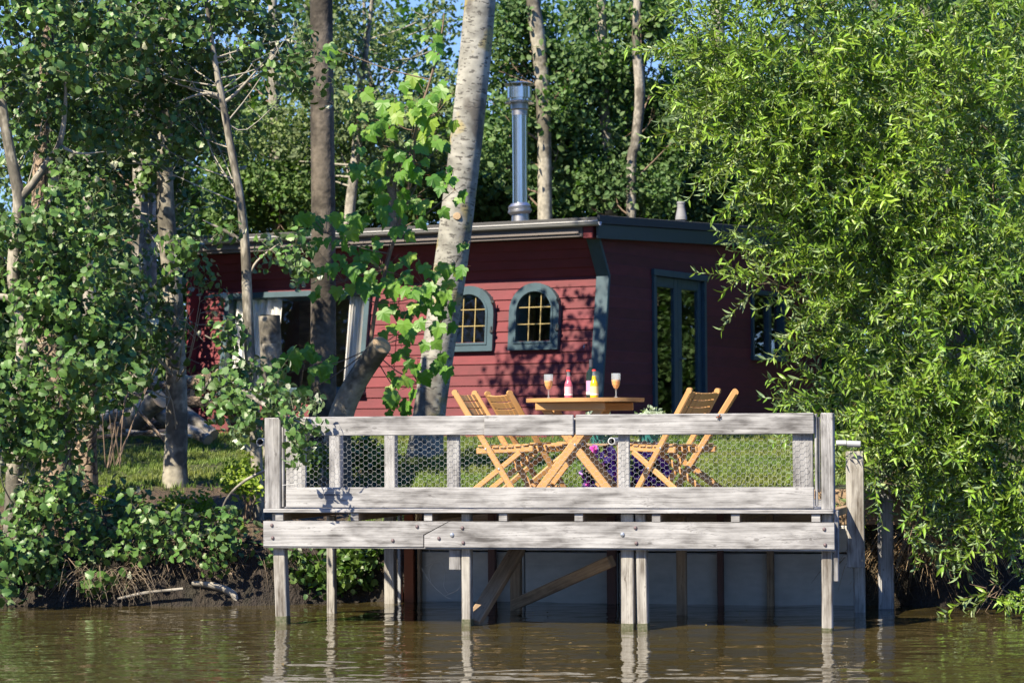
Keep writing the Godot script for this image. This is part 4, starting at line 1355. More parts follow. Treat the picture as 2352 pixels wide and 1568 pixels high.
		part("pot", lathe([[0.0, hgt], [0.07, hgt], [0.09, hgt + 0.12], [0.095, hgt + 0.12], [0.095, hgt + 0.135], [0.08, hgt + 0.13], [0.0, hgt + 0.11]], 18), mat(lin(0.03, 0.16, 0.15), 0.4) if q[5] else mat(lin(0.1, 0.05, 0.03), 0.8), pl)
		var xf := []
		var cols := []
		for k in 9:
			xf.append(turned(rv(), rng.randf() * TAU, rng.randf_range(0.6, 1.0), in_blob(Vector3(0, hgt + (0.15 if q[5] else 0.2), 0.02), Vector3(0.13, 0.09 if q[5] else 0.13, 0.08))))
			cols.append(Color(1, 1, 1))
		copies("foliage", silver if q[5] else greens, M.leaf_far, pl, xf, cols)
		if not q[5]:
			var flow := {}
			for k in 130:
				var kind: String = q[3][rng.randi() % q[3].size()]
				if not flow.has(kind):
					flow[kind] = []
				var f := in_blob(Vector3(0, hgt + 0.22, 0.08), Vector3(0.16, 0.21, 0.12), 0.75)
				flow[kind].append(turned(Vector3(0, 0.9, 0) + rv(0.4), rng.randf() * TAU, rng.randf_range(0.8, 1.25), f))
			for kind in flow:
				var cl := []
				for k in flow[kind].size():
					var v := rng.randf_range(0.75, 1.2)
					cl.append(Color(v, v, v))
				copies("flowers", petals[kind], M.petal, pl, flow[kind], cl)

# ---------------------------------------------------------------- trees and plants
func maple_leaf(k: float, shade: Color) -> ArrayMesh:
	var half := [[0.0, -0.02], [0.16, -0.12], [0.34, -0.12], [0.50, 0.04], [0.42, 0.13], [0.52, 0.24], [0.64, 0.44], [0.54, 0.46], [0.44, 0.56], [0.32, 0.52], [0.33, 0.66], [0.22, 0.72], [0.16, 0.84], [0.0, 1.0]]
	var mb := MB.new()
	mb.col = shade
	var lift := func(p: Vector2) -> Vector3: return Vector3(p.x, p.y, 0.16 * absf(p.x) - k * p.y * p.y - k * 0.6 * p.x * p.x)
	var c: Vector3 = lift.call(Vector2(0, 0.2))
	for s in [-1.0, 1.0]:
		for i in half.size() - 1:
			mb.flat(c, lift.call(Vector2(half[i][0] * s, half[i][1])), lift.call(Vector2(half[i + 1][0] * s, half[i + 1][1])), Vector3.BACK)
	mb.col = Color(0.25, 0.10, 0.05)
	add_tube(mb, [[Vector3(0, -0.02, 0), 0.012], [Vector3(0.02, -0.3, -0.1), 0.010], [Vector3(0.0, -0.55, -0.3), 0.009]], 4, 0.0, false)
	return mb.build()

func build_trees() -> void:
	var spray := poplar_spray()
	var wspray := willow_spray()
	# --- trunks between the deck and the cabin
	tree_at("tall_tree", "tall dark trunk with a pale bark patch in front of the wide curtained window", pxpath([[740, 1085, 84], [740, 1000, 68], [742, 900, 60], [742, 700, 57], [742, 500, 56], [740, 300, 55], [738, 100, 53], [737, -60, 50]], 25.0), M.bark_grey, "", 20).get_node("trunk").material_override = M.bark_dark
	var t := tree_at("poplar_tree", "pale grey leaning poplar trunk with yellow lichen between the windows and the flue", pxpath([[972, 1085, 96], [980, 1000, 78], [990, 920, 74], [1010, 780, 75], [1035, 610, 77], [1055, 450, 75], [1073, 300, 74], [1092, 120, 72], [1108, -60, 70]], 25.5), M.bark_white, "", 24, 0.05)
	var kn := W(1050, 497, 25.35) - t.position
	part("branch_scar", lathe([[0.0, 0.03], [0.035, 0.028], [0.05, 0.0]], 14), M.cut_wood, t, Transform3D(Basis(Vector3.RIGHT, PI / 2 * 0.95), kn))
	# their crowns stand above the picture and dapple the wall
	for q in [[get_node("tall_tree"), Vector3(-2.3, 6.45, -26.4), Vector3(1.7, 0.38, 1.2), 44], [t, Vector3(-0.1, 8.0, -25.7), Vector3(1.6, 1.6, 1.3), 46], [get_node("tall_tree"), Vector3(-2.0, 7.8, -25.2), Vector3(1.5, 1.7, 1.3), 60]]:
		var xs := []
		var cs := []
		for i in int(q[3]):
			xs.append(turned(Vector3(0, 1, 0) + rv(0.8), rng.randf() * TAU, rng.randf_range(0.9, 1.5), in_blob(q[1], q[2]) - q[0].position))
			var v := rng.randf_range(0.8, 1.15)
			cs.append(Color(v, v, v))
		copies("crown", leaf_clump(30, 0.3, 0.07, Color(0.06, 0.13, 0.03), Color(0.12, 0.18, 0.04), POPLAR), M.leaf_poplar, q[0], xs, cs)
	# --- sawn maple limb and its young shoots
	var path := pxpath([[772, 1085, 74], [776, 1000, 58], [788, 940, 54], [815, 882, 50, -0.08], [845, 835, 48, -0.2], [876, 792, 46, -0.38]], 23.0)
	t = tree_at("maple_tree", "sawn-off leaning maple limb with a young leafy shoot growing behind the railing", path, M.bark_grey, "", 18, 0.07)
	var cut_p: Vector3 = path[-1][0] - t.position
	var cut_dir: Vector3 = (path[-1][0] - path[-2][0]).normalized()
	part("cut_face", lathe([[0.084, -0.01], [0.090, 0.0], [0.05, 0.012], [0.0, 0.010]], 16), M.cut_wood, t, Transform3D(turned(cut_dir, 0.0, 1.0, Vector3.ZERO).basis, cut_p + cut_dir * 0.004))
	var stem := []
	for q in [[850, 800, 10], [864, 696, 9], [880, 640, 9], [895, 583, 8], [912, 530, 8], [930, 460, 7], [945, 400, 7], [956, 300, 6], [968, 246, 6], [988, 183, 5], [1013, 84, 4], [1020, 30, 3]]:
		stem.append([W(q[0], q[1], 22.8) - t.position, q[2] / 2.0 / FOCAL * 22.8])
	part("stem", tube(smooth_path(stem), 8), M.twig, t)
	var tones := []
	for q in [[Color(0.12, 0.27, 0.038), 0.5], [Color(0.155, 0.31, 0.045), 0.3], [Color(0.09, 0.22, 0.036), 0.7], [Color(0.22, 0.35, 0.05), 0.4]]:
		tones.append(maple_leaf(q[1], q[0]))
	var shoots := MB.new()
	for b in [[940, 310, 100, 100, 38], [930, 440, 110, 70, 36], [1045, 420, 45, 40, 10], [1000, 230, 60, 80, 14], [900, 250, 90, 60, 12], [880, 590, 120, 75, 36], [985, 640, 80, 75, 22], [1045, 590, 45, 40, 9], [940, 715, 75, 70, 22], [750, 520, 80, 40, 16], [710, 830, 75, 40, 22], [690, 890, 50, 40, 10], [960, 850, 55, 75, 18], [1040, 700, 45, 60, 6], [1010, 90, 20, 50, 6], [790, 620, 80, 70, 16], [940, 925, 40, 30, 6], [775, 110, 12, 10, 3], [1010, 800, 40, 60, 6]]:
		var hub := W(b[0], b[1] + b[3] * 0.4, 22.8) - t.position
		var best: Vector3 = stem[0][0]
		for q in stem:
			if absf(q[0].y - (hub.y - 0.25)) < absf(best.y - (hub.y - 0.25)):
				best = q[0]
		if best.distance_to(hub) < 1.2:
			add_tube(shoots, smooth_path([[best, 0.007], [best.lerp(hub, 0.5) + Vector3(0, -0.03, 0), 0.005], [hub, 0.003]], 4), 5, 0.0, false)
		for i in int(b[4]):
			var d := 22.7 + rng.randf_range(-0.5, 0.4)
			var p := W(b[0] - 14 + rng.randf_range(-1, 1) * b[2], b[1] + rng.randf_range(-1, 1) * b[3], d) - t.position
			var dir := Vector3(rng.randf_range(-0.8, 0.8), -0.75, 0.35) + rv(0.35)
			var y := dir.normalized()
			var nrm := Vector3(-0.35, 0.75, 0.7) + rv(0.5)
			var z := (nrm - y * nrm.dot(y)).normalized()
			var s := rng.randf_range(0.075, 0.15)
			part("leaf", tones[[0, 0, 1, 1, 2, 3][rng.randi() % 6]], M.leaf_maple, t, Transform3D(Basis(y.cross(z), y, z).scaled(Vector3(s, s, s)), p))
			if p.distance_to(hub) < 0.45:
				add_tube(shoots, [[hub, 0.003], [p - y * s * 0.5, 0.0015]], 4, 0.0, false)
	part("twigs", shoots.build(), M.twig, t)

	# --- poplars on the left bank
	path = pxpath([[590, 1090, 28], [580, 900, 26], [572, 790, 25], [566, 650, 23], [562, 560, 22], [550, 450, 20], [530, 340, 18], [510, 230, 16], [498, 170, 14], [485, 90, 11], [470, -20, 8]], 21.2)
	t = tree_at("poplar_tree", "slim smooth grey young poplar crossing the left end of the cabin", path, M.bark_pale, "", 14, 0.03)
	for q in [[[562, 560, 12], [530, 538, 11], [495, 520, 7], [465, 505, 2]], [[505, 222, 10], [480, 214, 9], [445, 220, 5], [405, 235, 1.5]], [[512, 235, 9], [540, 215, 7], [590, 160, 4], [640, 100, 1.2]], [[570, 640, 8], [590, 600, 6], [640, 560, 4]], [[575, 870, 10], [560, 830, 8], [520, 800, 6], [470, 770, 4]], [[580, 900, 9], [620, 900, 7], [680, 950, 4]]]:
		var lp := []
		for k in q:
			lp.append([W(k[0], k[1], 21.2) - t.position, k[2] / 2.0 / FOCAL * 21.2])
		limb(t, "branch", lp, M.bark_pale, 0.0, 8)
	var pb := [[350, 60, 190, 120, 21.8, 0.7, 190], [550, 70, 120, 120, 21.7, 0.5, 85], [640, 130, 55, 110, 21.4, 0.3, 24], [400, 300, 130, 110, 21.9, 0.5, 105], [470, 570, 60, 50, 20.9, 0.3, 12], [640, 620, 50, 50, 21.5, 0.2, 10], [520, 840, 60, 50, 20.9, 0.3, 14], [600, 930, 80, 45, 20.3, 0.3, 42], [690, 640, 30, 50, 20.9, 0.2, 6]]
	crown(t, spray, M.leaf_poplar, pb, Color(0.8, 0.8, 0.8), Color(1.2, 1.15, 1.0), 0.8, 1.15, Vector3(0.1, 0.2, 0.35))
	twigs(t, path, pb.slice(0, 4), M.twig_grey, 6, 0.008)
	# a spray that hangs in front of the railing
	var front := thing("poplar_branch", "leafy poplar branch hanging over the left corner of the railing", "branch", W(560, 900, 19.5))
	var fb := []
	for q in [[560, 900, 14, 19.5], [600, 925, 12, 18.8], [640, 950, 9, 18.0], [700, 975, 4, 17.7]]:
		fb.append([W(q[0], q[1], q[3]) - front.position, q[2] / 2.0 / FOCAL * 18.5])
	limb(front, "stem", fb, M.bark_pale, 0.0, 8)
	crown(front, spray, M.leaf_poplar, [[610, 930, 50, 35, 18.3, 0.2, 20], [680, 970, 40, 26, 17.75, 0.12, 16]], Color(0.85, 0.85, 0.85), Color(1.2, 1.15, 1.0), 0.6, 0.9, Vector3(0.5, 0, 0.3))

	path = pxpath([[403, 1140, 84], [402, 1110, 62], [402, 1060, 54], [405, 980, 51], [404, 880, 48], [400, 760, 46], [394, 640, 45], [386, 560, 43], [380, 470, 40], [378, 370, 36], [380, 240, 30], [380, 90, 26], [378, -40, 22]], 23.0)
	t = tree_at("poplar_tree", "straight grey poplar trunk flaring at its foot on the bare bank", path, M.bark_pale, "", 20, 0.06)
	pb = [[290, 430, 110, 100, 23.4, 0.6, 80], [280, 600, 100, 90, 22.2, 0.5, 60], [300, 770, 80, 90, 22.4, 0.5, 60], [430, 440, 50, 80, 23.5, 0.4, 18], [440, 690, 40, 50, 22.0, 0.3, 8], [250, 220, 150, 120, 23.0, 0.7, 110]]
	crown(t, spray, M.leaf_poplar, pb, Color(0.75, 0.75, 0.75), Color(1.1, 1.05, 0.95), 0.8, 1.15, Vector3(0.1, 0.2, 0.35))
	twigs(t, path, pb, M.twig_grey, 5, 0.009)

	path = pxpath([[22, 1280, 42], [28, 1180, 40], [33, 1050, 38], [38, 920, 34], [52, 800, 32], [48, 720, 32], [30, 640, 30], [36, 540, 30], [42, 455, 28], [24, 360, 26], [8, 270, 24], [-8, 160, 20], [-20, 20, 16]], 20.7)
	t = tree_at("poplar_tree", "crooked pale poplar stem forking above the leafy waterside bushes", path, M.bark_pale, "", 16, 0.05)
	for q in [[[42, 458, 22], [72, 425, 19], [108, 372, 17], [134, 334, 15], [148, 260, 10], [150, 160, 4]], [[134, 334, 10], [180, 352, 6], [240, 348, 1.5]], [[48, 710, 16], [20, 685, 16], [-20, 680, 14]], [[40, 900, 10], [20, 870, 8], [-10, 850, 7]]]:
		var lp := []
		for k in q:
			lp.append([W(k[0], k[1], 20.7) - t.position, k[2] / 2.0 / FOCAL * 20.7])
		limb(t, "branch", lp, M.bark_pale, 0.03, 10)
	pb = [[100, 110, 180, 150, 20.9, 0.6, 170], [110, 320, 130, 90, 21.3, 0.5, 60], [140, 540, 120, 80, 20.7, 0.5, 70], [170, 680, 130, 90, 20.6, 0.5, 90], [160, 840, 110, 90, 20.4, 0.5, 80], [60, 930, 80, 100, 20.2, 0.4, 60], [120, 1000, 100, 60, 20.4, 0.4, 44]]
	crown(t, spray, M.leaf_poplar, pb, Color(0.8, 0.8, 0.8), Color(1.25, 1.2, 1.0), 0.8, 1.2, Vector3(0.1, 0.2, 0.35))
	twigs(t, path, pb, M.twig_grey, 5, 0.008)

	tree_at("old_tree", "thick rough-barked trunk with deep furrows on the bank", pxpath([[132, 1130, 86], [128, 1060, 68], [128, 970, 62], [124, 880, 58], [108, 760, 52], [95, 640, 46], [90, 500, 40], [95, 300, 34], [110, 80, 28], [118, -60, 24]], 22.2), M.bark_rough, "", 20, 0.09)
	t = tree_at("tree_stump", "mossy broken stump with a torn orange top beside the rough trunk", pxpath([[196, 1100, 60], [196, 1020, 52], [198, 940, 50], [198, 880, 54], [200, 848, 40]], 23.0), M.bark_rough, "", 16, 0.14)
	part("torn_top", lathe([[0.07, -0.02], [0.06, 0.03], [0.03, 0.06], [0.0, 0.05]], 10), M.rust, t, Transform3D(Basis(), W(200, 850, 23.0) - t.position))
	tree_at("old_tree", "lichen-spotted trunk in the shade behind the straight poplar", pxpath([[334, 990, 66], [334, 880, 58], [332, 760, 54], [330, 640, 48], [326, 540, 42], [334, 420, 36], [330, 250, 32], [326, -40, 26]], 29.2), M.bark_grey, "", 16, 0.06)
	tree_at("old_tree", "thin dark straight trunk far left behind the log pile", pxpath([[206, 1010, 32], [205, 700, 30], [203, 480, 29], [205, 200, 25], [206, -40, 20]], 28.5), M.bark_grey, "", 12, 0.06)
	t = tree_at("tree_stump", "tall sawn stump standing in front of the white curtains", pxpath([[632, 1085, 60], [630, 950, 52], [624, 850, 50], [618, 725, 50]], 25.2), M.bark_grey, "", 16, 0.06)
	part("cut_face", lathe([[0.106, 0.0], [0.0, 0.004]], 16), M.cut_wood, t, Transform3D(Basis(), W(618, 724, 25.2) - t.position))

	# --- willow on the right
	path = pxpath([[2300, 1330, 70], [2270, 1100, 60], [2230, 850, 52], [2190, 560, 46], [2160, 300, 40], [2130, 50, 32], [2120, -120, 26]], 20.6)
	t = tree_at("willow_tree", "bright green willow spreading narrow leaves over the deck's right end", path, M.bark_grey, "", 14, 0.08)
	var wb := [[2100, 60, 330, 190, 19.6, 0.8, 300], [1765, 90, 150, 150, 19.4, 0.7, 160], [1760, 250, 130, 110, 19.3, 0.6, 120], [2020, 320, 300, 160, 19.3, 0.8, 250], [2260, 300, 160, 200, 18.9, 0.7, 150], [1850, 400, 110, 50, 19.2, 0.4, 56], [2020, 520, 210, 100, 19.2, 0.7, 170], [2230, 560, 170, 160, 18.8, 0.6, 150], [2040, 690, 160, 110, 19.1, 0.6, 120], [2220, 800, 170, 150, 18.8, 0.6, 160], [2080, 850, 150, 100, 19.0, 0.5, 100], [2130, 980, 130, 80, 19.0, 0.5, 80], [2270, 1020, 120, 110, 18.8, 0.5, 100], [2280, 1140, 90, 70, 18.9, 0.4, 34], [1770, 655, 45, 22, 19.0, 0.2, 9], [1940, 930, 50, 30, 18.9, 0.3, 14], [2075, 1225, 30, 26, 18.7, 0.15, 7], [2300, 1360, 40, 36, 18.4, 0.2, 12], [1850, 600, 40, 50, 19.2, 0.3, 12], [2030, 1080, 60, 50, 18.9, 0.3, 16]]
	crown(t, wspray, M.leaf_willow, wb, Color(0.75, 0.8, 0.8), Color(1.3, 1.2, 1.0), 0.7, 1.1, Vector3(-0.2, -0.25, 0.3))
	twigs(t, path, wb, M.twig, 4, 0.012)
	var low := thing("willow_branch", "drooping willow branch over the dark bank right of the posts", "branch", W(2352, 1100, 19.3))
	limb(low, "stem", [[Vector3(0.3, 0.1, -0.3), 0.012], [Vector3(-0.05, -0.1, 0), 0.009], [Vector3(-0.35, -0.35, 0.2), 0.004]], M.twig, 0.0, 8)
	crown(low, wspray, M.leaf_willow, [[2330, 1230, 50, 50, 19.0, 0.4, 26], [2180, 1080, 90, 40, 19.4, 0.4, 24]], Color(0.7, 0.72, 0.7), Color(1.1, 1.1, 0.95), 0.8, 1.1, Vector3(-0.3, -0.3, 0.3))

	# --- wood behind the cabin
	var far_a := leaf_clump(46, 0.34, 0.085, Color(0.075, 0.16, 0.045), Color(0.14, 0.22, 0.06), OVATE)
	var far_b := leaf_clump(46, 0.34, 0.085, Color(0.055, 0.13, 0.045), Color(0.115, 0.19, 0.06), OVATE)
	var far_c := leaf_clump(40, 0.36, 0.08, Color(0.115, 0.185, 0.08), Color(0.19, 0.25, 0.10), OVATE)
	var list := [
		["slender ash tree with pale feathery leaves behind the dark trunk", [[800, 560, 26], [815, 380, 22], [830, 200, 16], [850, 40, 10], [862, -80, 6]], 37.0, M.bark_grey, far_c, [[800, 80, 70, 120, 37, 1.0, 44], [840, 230, 80, 90, 37, 1.0, 50], [680, 180, 80, 130, 37.5, 1.0, 36], [640, 340, 80, 100, 38, 1.0, 60], [820, 330, 90, 70, 37, 0.8, 40]]],
		["loose crowned tree with forked yellowish limbs left of the pale poplar", [[905, 560, 22], [890, 330, 20], [860, 220, 14], [840, 120, 10], [835, -60, 6]], 38.0, M.bark_pale, far_c, [[865, 90, 40, 80, 38, 0.9, 22], [1010, 240, 60, 60, 38, 0.9, 36], [1020, 60, 20, 60, 38, 0.7, 8], [950, 340, 90, 80, 38, 0.9, 60]]],
		["pale trunked tree forking just left of the steel flue", [[1252, 540, 34], [1250, 330, 32], [1245, 180, 34], [1232, 60, 36], [1215, -60, 22]], 36.0, M.bark_pale, far_b, [[1170, 120, 60, 90, 36.5, 0.9, 50], [1300, 120, 70, 80, 36.3, 0.9, 64], [1140, 300, 80, 100, 36.5, 0.9, 66], [1260, 260, 90, 80, 36.5, 0.9, 70], [1180, 20, 50, 50, 36.5, 0.8, 20]]],
		["straight slim trunk with orange lichen right of the flue", [[1405, 545, 30], [1400, 400, 26], [1388, 250, 24], [1384, 100, 23], [1380, -60, 22]], 36.5, M.bark_pale, far_b, [[1370, 130, 70, 60, 37, 0.9, 44], [1430, 230, 80, 80, 37, 0.9, 60], [1340, 380, 80, 70, 36.8, 0.9, 60], [1350, 30, 40, 30, 37, 0.8, 10]]],
		["dark curved trunk right of the slim lichened trunk", [[1450, 420, 22], [1460, 330, 24], [1470, 220, 24], [1463, 100, 22], [1466, -60, 20]], 36.0, M.bark_grey, far_b, [[1500, 70, 60, 80, 36.5, 0.9, 50], [1540, 250, 70, 110, 36.5, 0.9, 70], [1460, 400, 90, 70, 36.5, 0.9, 66], [1450, 50, 40, 40, 36.5, 0.8, 12]]],
		["bushy dark oak behind the cabin's right end", [[1650, 560, 40], [1650, 300, 36], [1650, -60, 28]], 38.0, M.bark_grey, far_b, [[1600, 430, 110, 90, 38, 1.0, 80], [1720, 400, 120, 160, 38, 1.0, 100], [1640, 200, 90, 160, 38.5, 1.0, 70]]],
		["light green tree behind the young poplar's leaves", [[640, 560, 30], [630, 300, 26], [625, -60, 18]], 39.0, M.bark_pale, far_a, [[600, 430, 130, 80, 39, 1.0, 100], [700, 440, 80, 80, 38, 1.0, 60], [540, 330, 80, 100, 39, 1.0, 60], [560, 150, 80, 100, 40, 1.0, 30]]],
		["tall dark tree at the far left of the wood", [[330, 700, 60], [330, 300, 50], [332, -60, 44]], 31.0, M.bark_grey, far_b, [[280, 150, 170, 160, 32, 1.2, 90], [160, 350, 150, 130, 32, 1.0, 70], [330, 380, 130, 110, 32.5, 1.0, 60], [40, 200, 110, 140, 32, 1.0, 46], [470, 220, 60, 90, 33, 0.8, 22]]],
		["shaded broadleaf tree behind the log pile", [[120, 900, 44], [118, 500, 38], [110, -60, 30]], 31.5, M.bark_grey, far_b, [[100, 620, 170, 120, 32, 1.0, 110], [260, 720, 120, 120, 32, 0.9, 80], [60, 820, 130, 110, 31, 0.9, 70], [420, 600, 60, 110, 33.5, 0.6, 36], [270, 870, 110, 50, 31, 0.6, 40]]]]
	for q in list:
		var tp := pxpath(q[1], q[2])
		t = tree_at("woodland_tree", q[0], tp, q[3], "trees of the wood behind the cabin", 10, 0.05)
		crown(t, q[4], M.leaf_far, q[5], Color(0.75, 0.75, 0.75), Color(1.2, 1.15, 1.0), 0.7, 1.25, Vector3(0, 0.4, 0.2))
		twigs(t, tp, q[5], M.twig_grey if q[4] == far_c else M.twig, 4, 0.018)
	# the wood goes on beside the picture; the panes and the shaded end wall show it
	for q in [["broad tree of the wood right of the cabin, beyond the willow", Vector3(7.2, 0, -35.5), 6.5], ["tree of the wood close to the cabin's end wall", Vector3(7.6, 0, -29.5), 7.5], ["tree of the wood right of the lawn, beyond the willow", Vector3(6.6, 0, -25.0), 7.5], ["tree of the wood behind the cabin's end window", Vector3(5.8, 0, -40.0), 7.0], ["tree of the wood far right behind the cabin", Vector3(9.8, 0, -38.5), 7.5], ["tree of the wood on the left bank, beyond the log pile", Vector3(-9.2, 0, -22.8), 8.0], ["tree of the wood left of the cabin's far corner", Vector3(-11.2, 0, -27.2), 8.0], ["tree of the wood beyond the cabin's far left corner", Vector3(-11.0, 0, -32.0), 7.5]]:
		var g := ground_y(q[1].x, q[1].z)
		t = tree_at("woodland_tree", q[0], [[Vector3(q[1].x, g - 0.1, q[1].z), 0.24], [Vector3(q[1].x + 0.1, g + 3.0, q[1].z), 0.18], [Vector3(q[1].x, g + q[2], q[1].z), 0.08]], M.bark_grey, "trees of the wood behind the cabin", 10, 0.05)
		var xs := []
		var cs := []
		for i in 460:
			var p := in_blob(Vector3(q[1].x, g + q[2] * 0.58, q[1].z), Vector3(2.3, q[2] * 0.5, 2.2))
			xs.append(turned(Vector3(0, 1, 0) + rv(0.8), rng.randf() * TAU, rng.randf_range(1.0, 1.7), p - t.position))
			var v := rng.randf_range(0.8, 1.15)
			cs.append(Color(v, v, v * 0.9))
		copies("crown", far_b, M.leaf_far, t, xs, cs)
	# understorey and distant wood: one mass
	var xf := []
	var cols := []
	for b in [[700, 470, 300, 70, 41.0, 1.5, 200], [1150, 430, 250, 90, 40.0, 1.5, 240], [1550, 460, 250, 90, 41.0, 1.5, 220], [900, 330, 300, 90, 47.0, 2.0, 130], [1400, 290, 260, 100, 46.0, 2.0, 150], [250, 560, 300, 180, 40.0, 2.0, 260], [250, 800, 300, 140, 36.0, 1.0, 200], [300, 300, 300, 160, 44.0, 2.0, 120], [1800, 400, 300, 250, 44.0, 2.0, 260], [2200, 500, 250, 400, 40.0, 2.0, 300], [620, 240, 160, 120, 48.0, 2.0, 40], [2250, 900, 200, 250, 34.0, 1.5, 240], [40, 800, 200, 200, 33.0, 1.2, 160], [2100, 900, 150, 150, 30.0, 0.8, 120], [1880, 700, 60, 260, 40.0, 1.0, 120], [1900, 900, 60, 120, 38.0, 0.8, 60], [950, 110, 70, 110, 43.0, 1.0, 24], [700, 90, 90, 110, 44.0, 1.0, 30], [1330, 40, 120, 50, 44.0, 1.0, 24]]:
		var c := W(b[0], b[1], b[4])
		var k: float = b[4] / FOCAL
		for i in int(b[6]):
			xf.append(turned(Vector3(0, 1, 0) + rv(0.8), rng.randf() * TAU, rng.randf_range(0.9, 1.7), in_blob(c, Vector3(b[2] * k, b[3] * k, b[5]))))
			var v := rng.randf_range(0.7, 1.15)
			cols.append(Color(v * 0.95, v, v * 0.9))
	var wood := copies("woodland", far_b, M.leaf_far, self, xf, cols)
	wood.set_meta("label", "dense mass of green woodland leaves behind the cabin")
	wood.set_meta("category", "woodland")

	# --- bushes on the bank
	var shrub := leaf_clump(26, 0.16, 0.062, Color(0.05, 0.115, 0.03), Color(0.11, 0.18, 0.04), POPLAR)
	var weed := leaf_clump(24, 0.11, 0.045, Color(0.14, 0.23, 0.03), Color(0.22, 0.30, 0.04), OVATE)
	for q in [["broad-leaved bush spilling over the bank below the rough trunk", spray, [[220, 1210, 120, 36, 20.8, 0.4, 24], [140, 1160, 80, 40, 21.2, 0.4, 20]]],
			["dark leafy bush overhanging the water at the far left", spray, [[100, 1230, 120, 80, 20.3, 0.35, 64], [40, 1310, 60, 60, 19.9, 0.2, 34], [150, 1310, 70, 50, 20.1, 0.2, 26]]],
			["low bush rooted in the undercut bank left of the deck", spray, [[330, 1250, 80, 50, 20.2, 0.25, 26], [480, 1255, 70, 36, 20.15, 0.2, 22], [410, 1300, 60, 24, 20.1, 0.15, 10], [580, 1255, 40, 50, 20.2, 0.2, 18]]],
			["leafy bush in the shade behind the deck's left posts", shrub, [[690, 1290, 60, 50, 20.5, 0.25, 30], [780, 1310, 60, 45, 20.5, 0.2, 26], [720, 1345, 50, 26, 20.4, 0.15, 14], [860, 1295, 50, 45, 20.6, 0.2, 20]]],
			["yellow-green weeds beside the deck's left end post", weed, [[565, 1110, 30, 40, 20.9, 0.2, 22], [545, 1080, 24, 24, 21.3, 0.2, 8]]],
			["yellow-green weeds on the bank in front of the furrowed trunk", weed, [[270, 1150, 60, 26, 21.6, 0.3, 26], [450, 1160, 70, 16, 21.6, 0.3, 20], [350, 1180, 60, 16, 21.2, 0.3, 18], [520, 1200, 50, 20, 20.9, 0.3, 12]]],
			["green undergrowth beside the woodpile behind the straight poplar", shrub, [[250, 830, 50, 50, 25.0, 0.3, 26], [330, 810, 60, 40, 26.0, 0.3, 30]]],
			["leafy shrub growing behind the wire netting at the deck's left", shrub, [[800, 1060, 40, 40, 23.5, 0.3, 20], [870, 1040, 50, 40, 24.5, 0.3, 18], [700, 1040, 30, 40, 22.5, 0.3, 14]]]]:
		var c0 := W(q[2][0][0], q[2][0][1], q[2][0][4])
		t = thing("bank_bush", q[0], "bush", Vector3(c0.x, ground_y(c0.x, c0.z - 0.2), c0.z - 0.2))
		crown(t, q[1], M.leaf_maple if q[1] == weed else M.leaf_poplar, q[2], Color(0.8, 0.8, 0.8), Color(1.2, 1.15, 1.0), 0.7, 1.2, Vector3(0, 0.6, 0.3))
		var mb := MB.new()
		for b in q[2]:
			for i in 5:
				var p := in_blob(W(b[0], b[1], b[4]), Vector3(b[2] * 0.0035, b[3] * 0.0035, 0.2))
				add_tube(mb, smooth_path([[Vector3(rng.randf_range(-0.1, 0.1), -0.1, 0), 0.008], [(p - t.position) * 0.5 + rv(0.06), 0.006], [p - t.position, 0.002]], 3), 5, 0.0, false)
		part("stems", mb.build(), M.twig, t)

	# --- grass
	var gb := MB.new()
	for i in 12:
		var a := rng.randf() * TAU
		var p := Vector3(cos(a), 0, sin(a)) * rng.randf() * 0.035
		var tip := p + Vector3(rng.randf_range(-0.03, 0.03), rng.randf_range(0.04, 0.085), rng.randf_range(-0.03, 0.03))
		var mid := p.lerp(tip, 0.55) + Vector3(0, 0.006, 0)
		var side := Vector3(-sin(a), 0, cos(a)) * 0.0028
		var v := rng.randf_range(0.75, 1.2)
		gb.col = Color(0.12 * v, 0.185 * v, 0.035 * v)
		gb.quad(p - side, p + side, mid + side * 0.8, mid - side * 0.8, Vector3(0, 0.3, 1))
		gb.flat(mid - side * 0.8, mid + side * 0.8, tip, Vector3(0, 0.3, 1))
	var tuft := gb.build()
	xf = []
	cols = []
	for i in 26000:
		var x := rng.randf_range(-5.0, 4.0)
		var z := rng.randf_range(-31.0, -20.2)
		if rng.randf() > lawn_share(x, z) or rng.randf() < 0.25 * smoothstep(-24.0, -29.0, z):
			continue
		var hl := Basis(Vector3.UP, -house_turn) * (Vector3(x, 0, z) - house_o)
		if hl.x < 0.1 and hl.z < 0.1:
			continue
		var s := rng.randf_range(0.6, 1.3)
		xf.append(Transform3D(Basis(Vector3.UP, rng.randf() * TAU).scaled(Vector3(s, s * rng.randf_range(0.6, 1.1), s)), Vector3(x, ground_y(x, z) - 0.004, z)))
		var k := noise.get_noise_2d(x * 60.0, z * 60.0)
		var v := rng.randf_range(0.8, 1.15)
		cols.append(Color(v * (1.1 + 0.5 * k), v, v * (0.9 + 0.3 * k)))
	var lawn := copies("grass", tuft, M.grass, self, xf, cols)
	lawn.set_meta("label", "short green grass of the lawn in front of the cabin")
	lawn.set_meta("category", "grass")

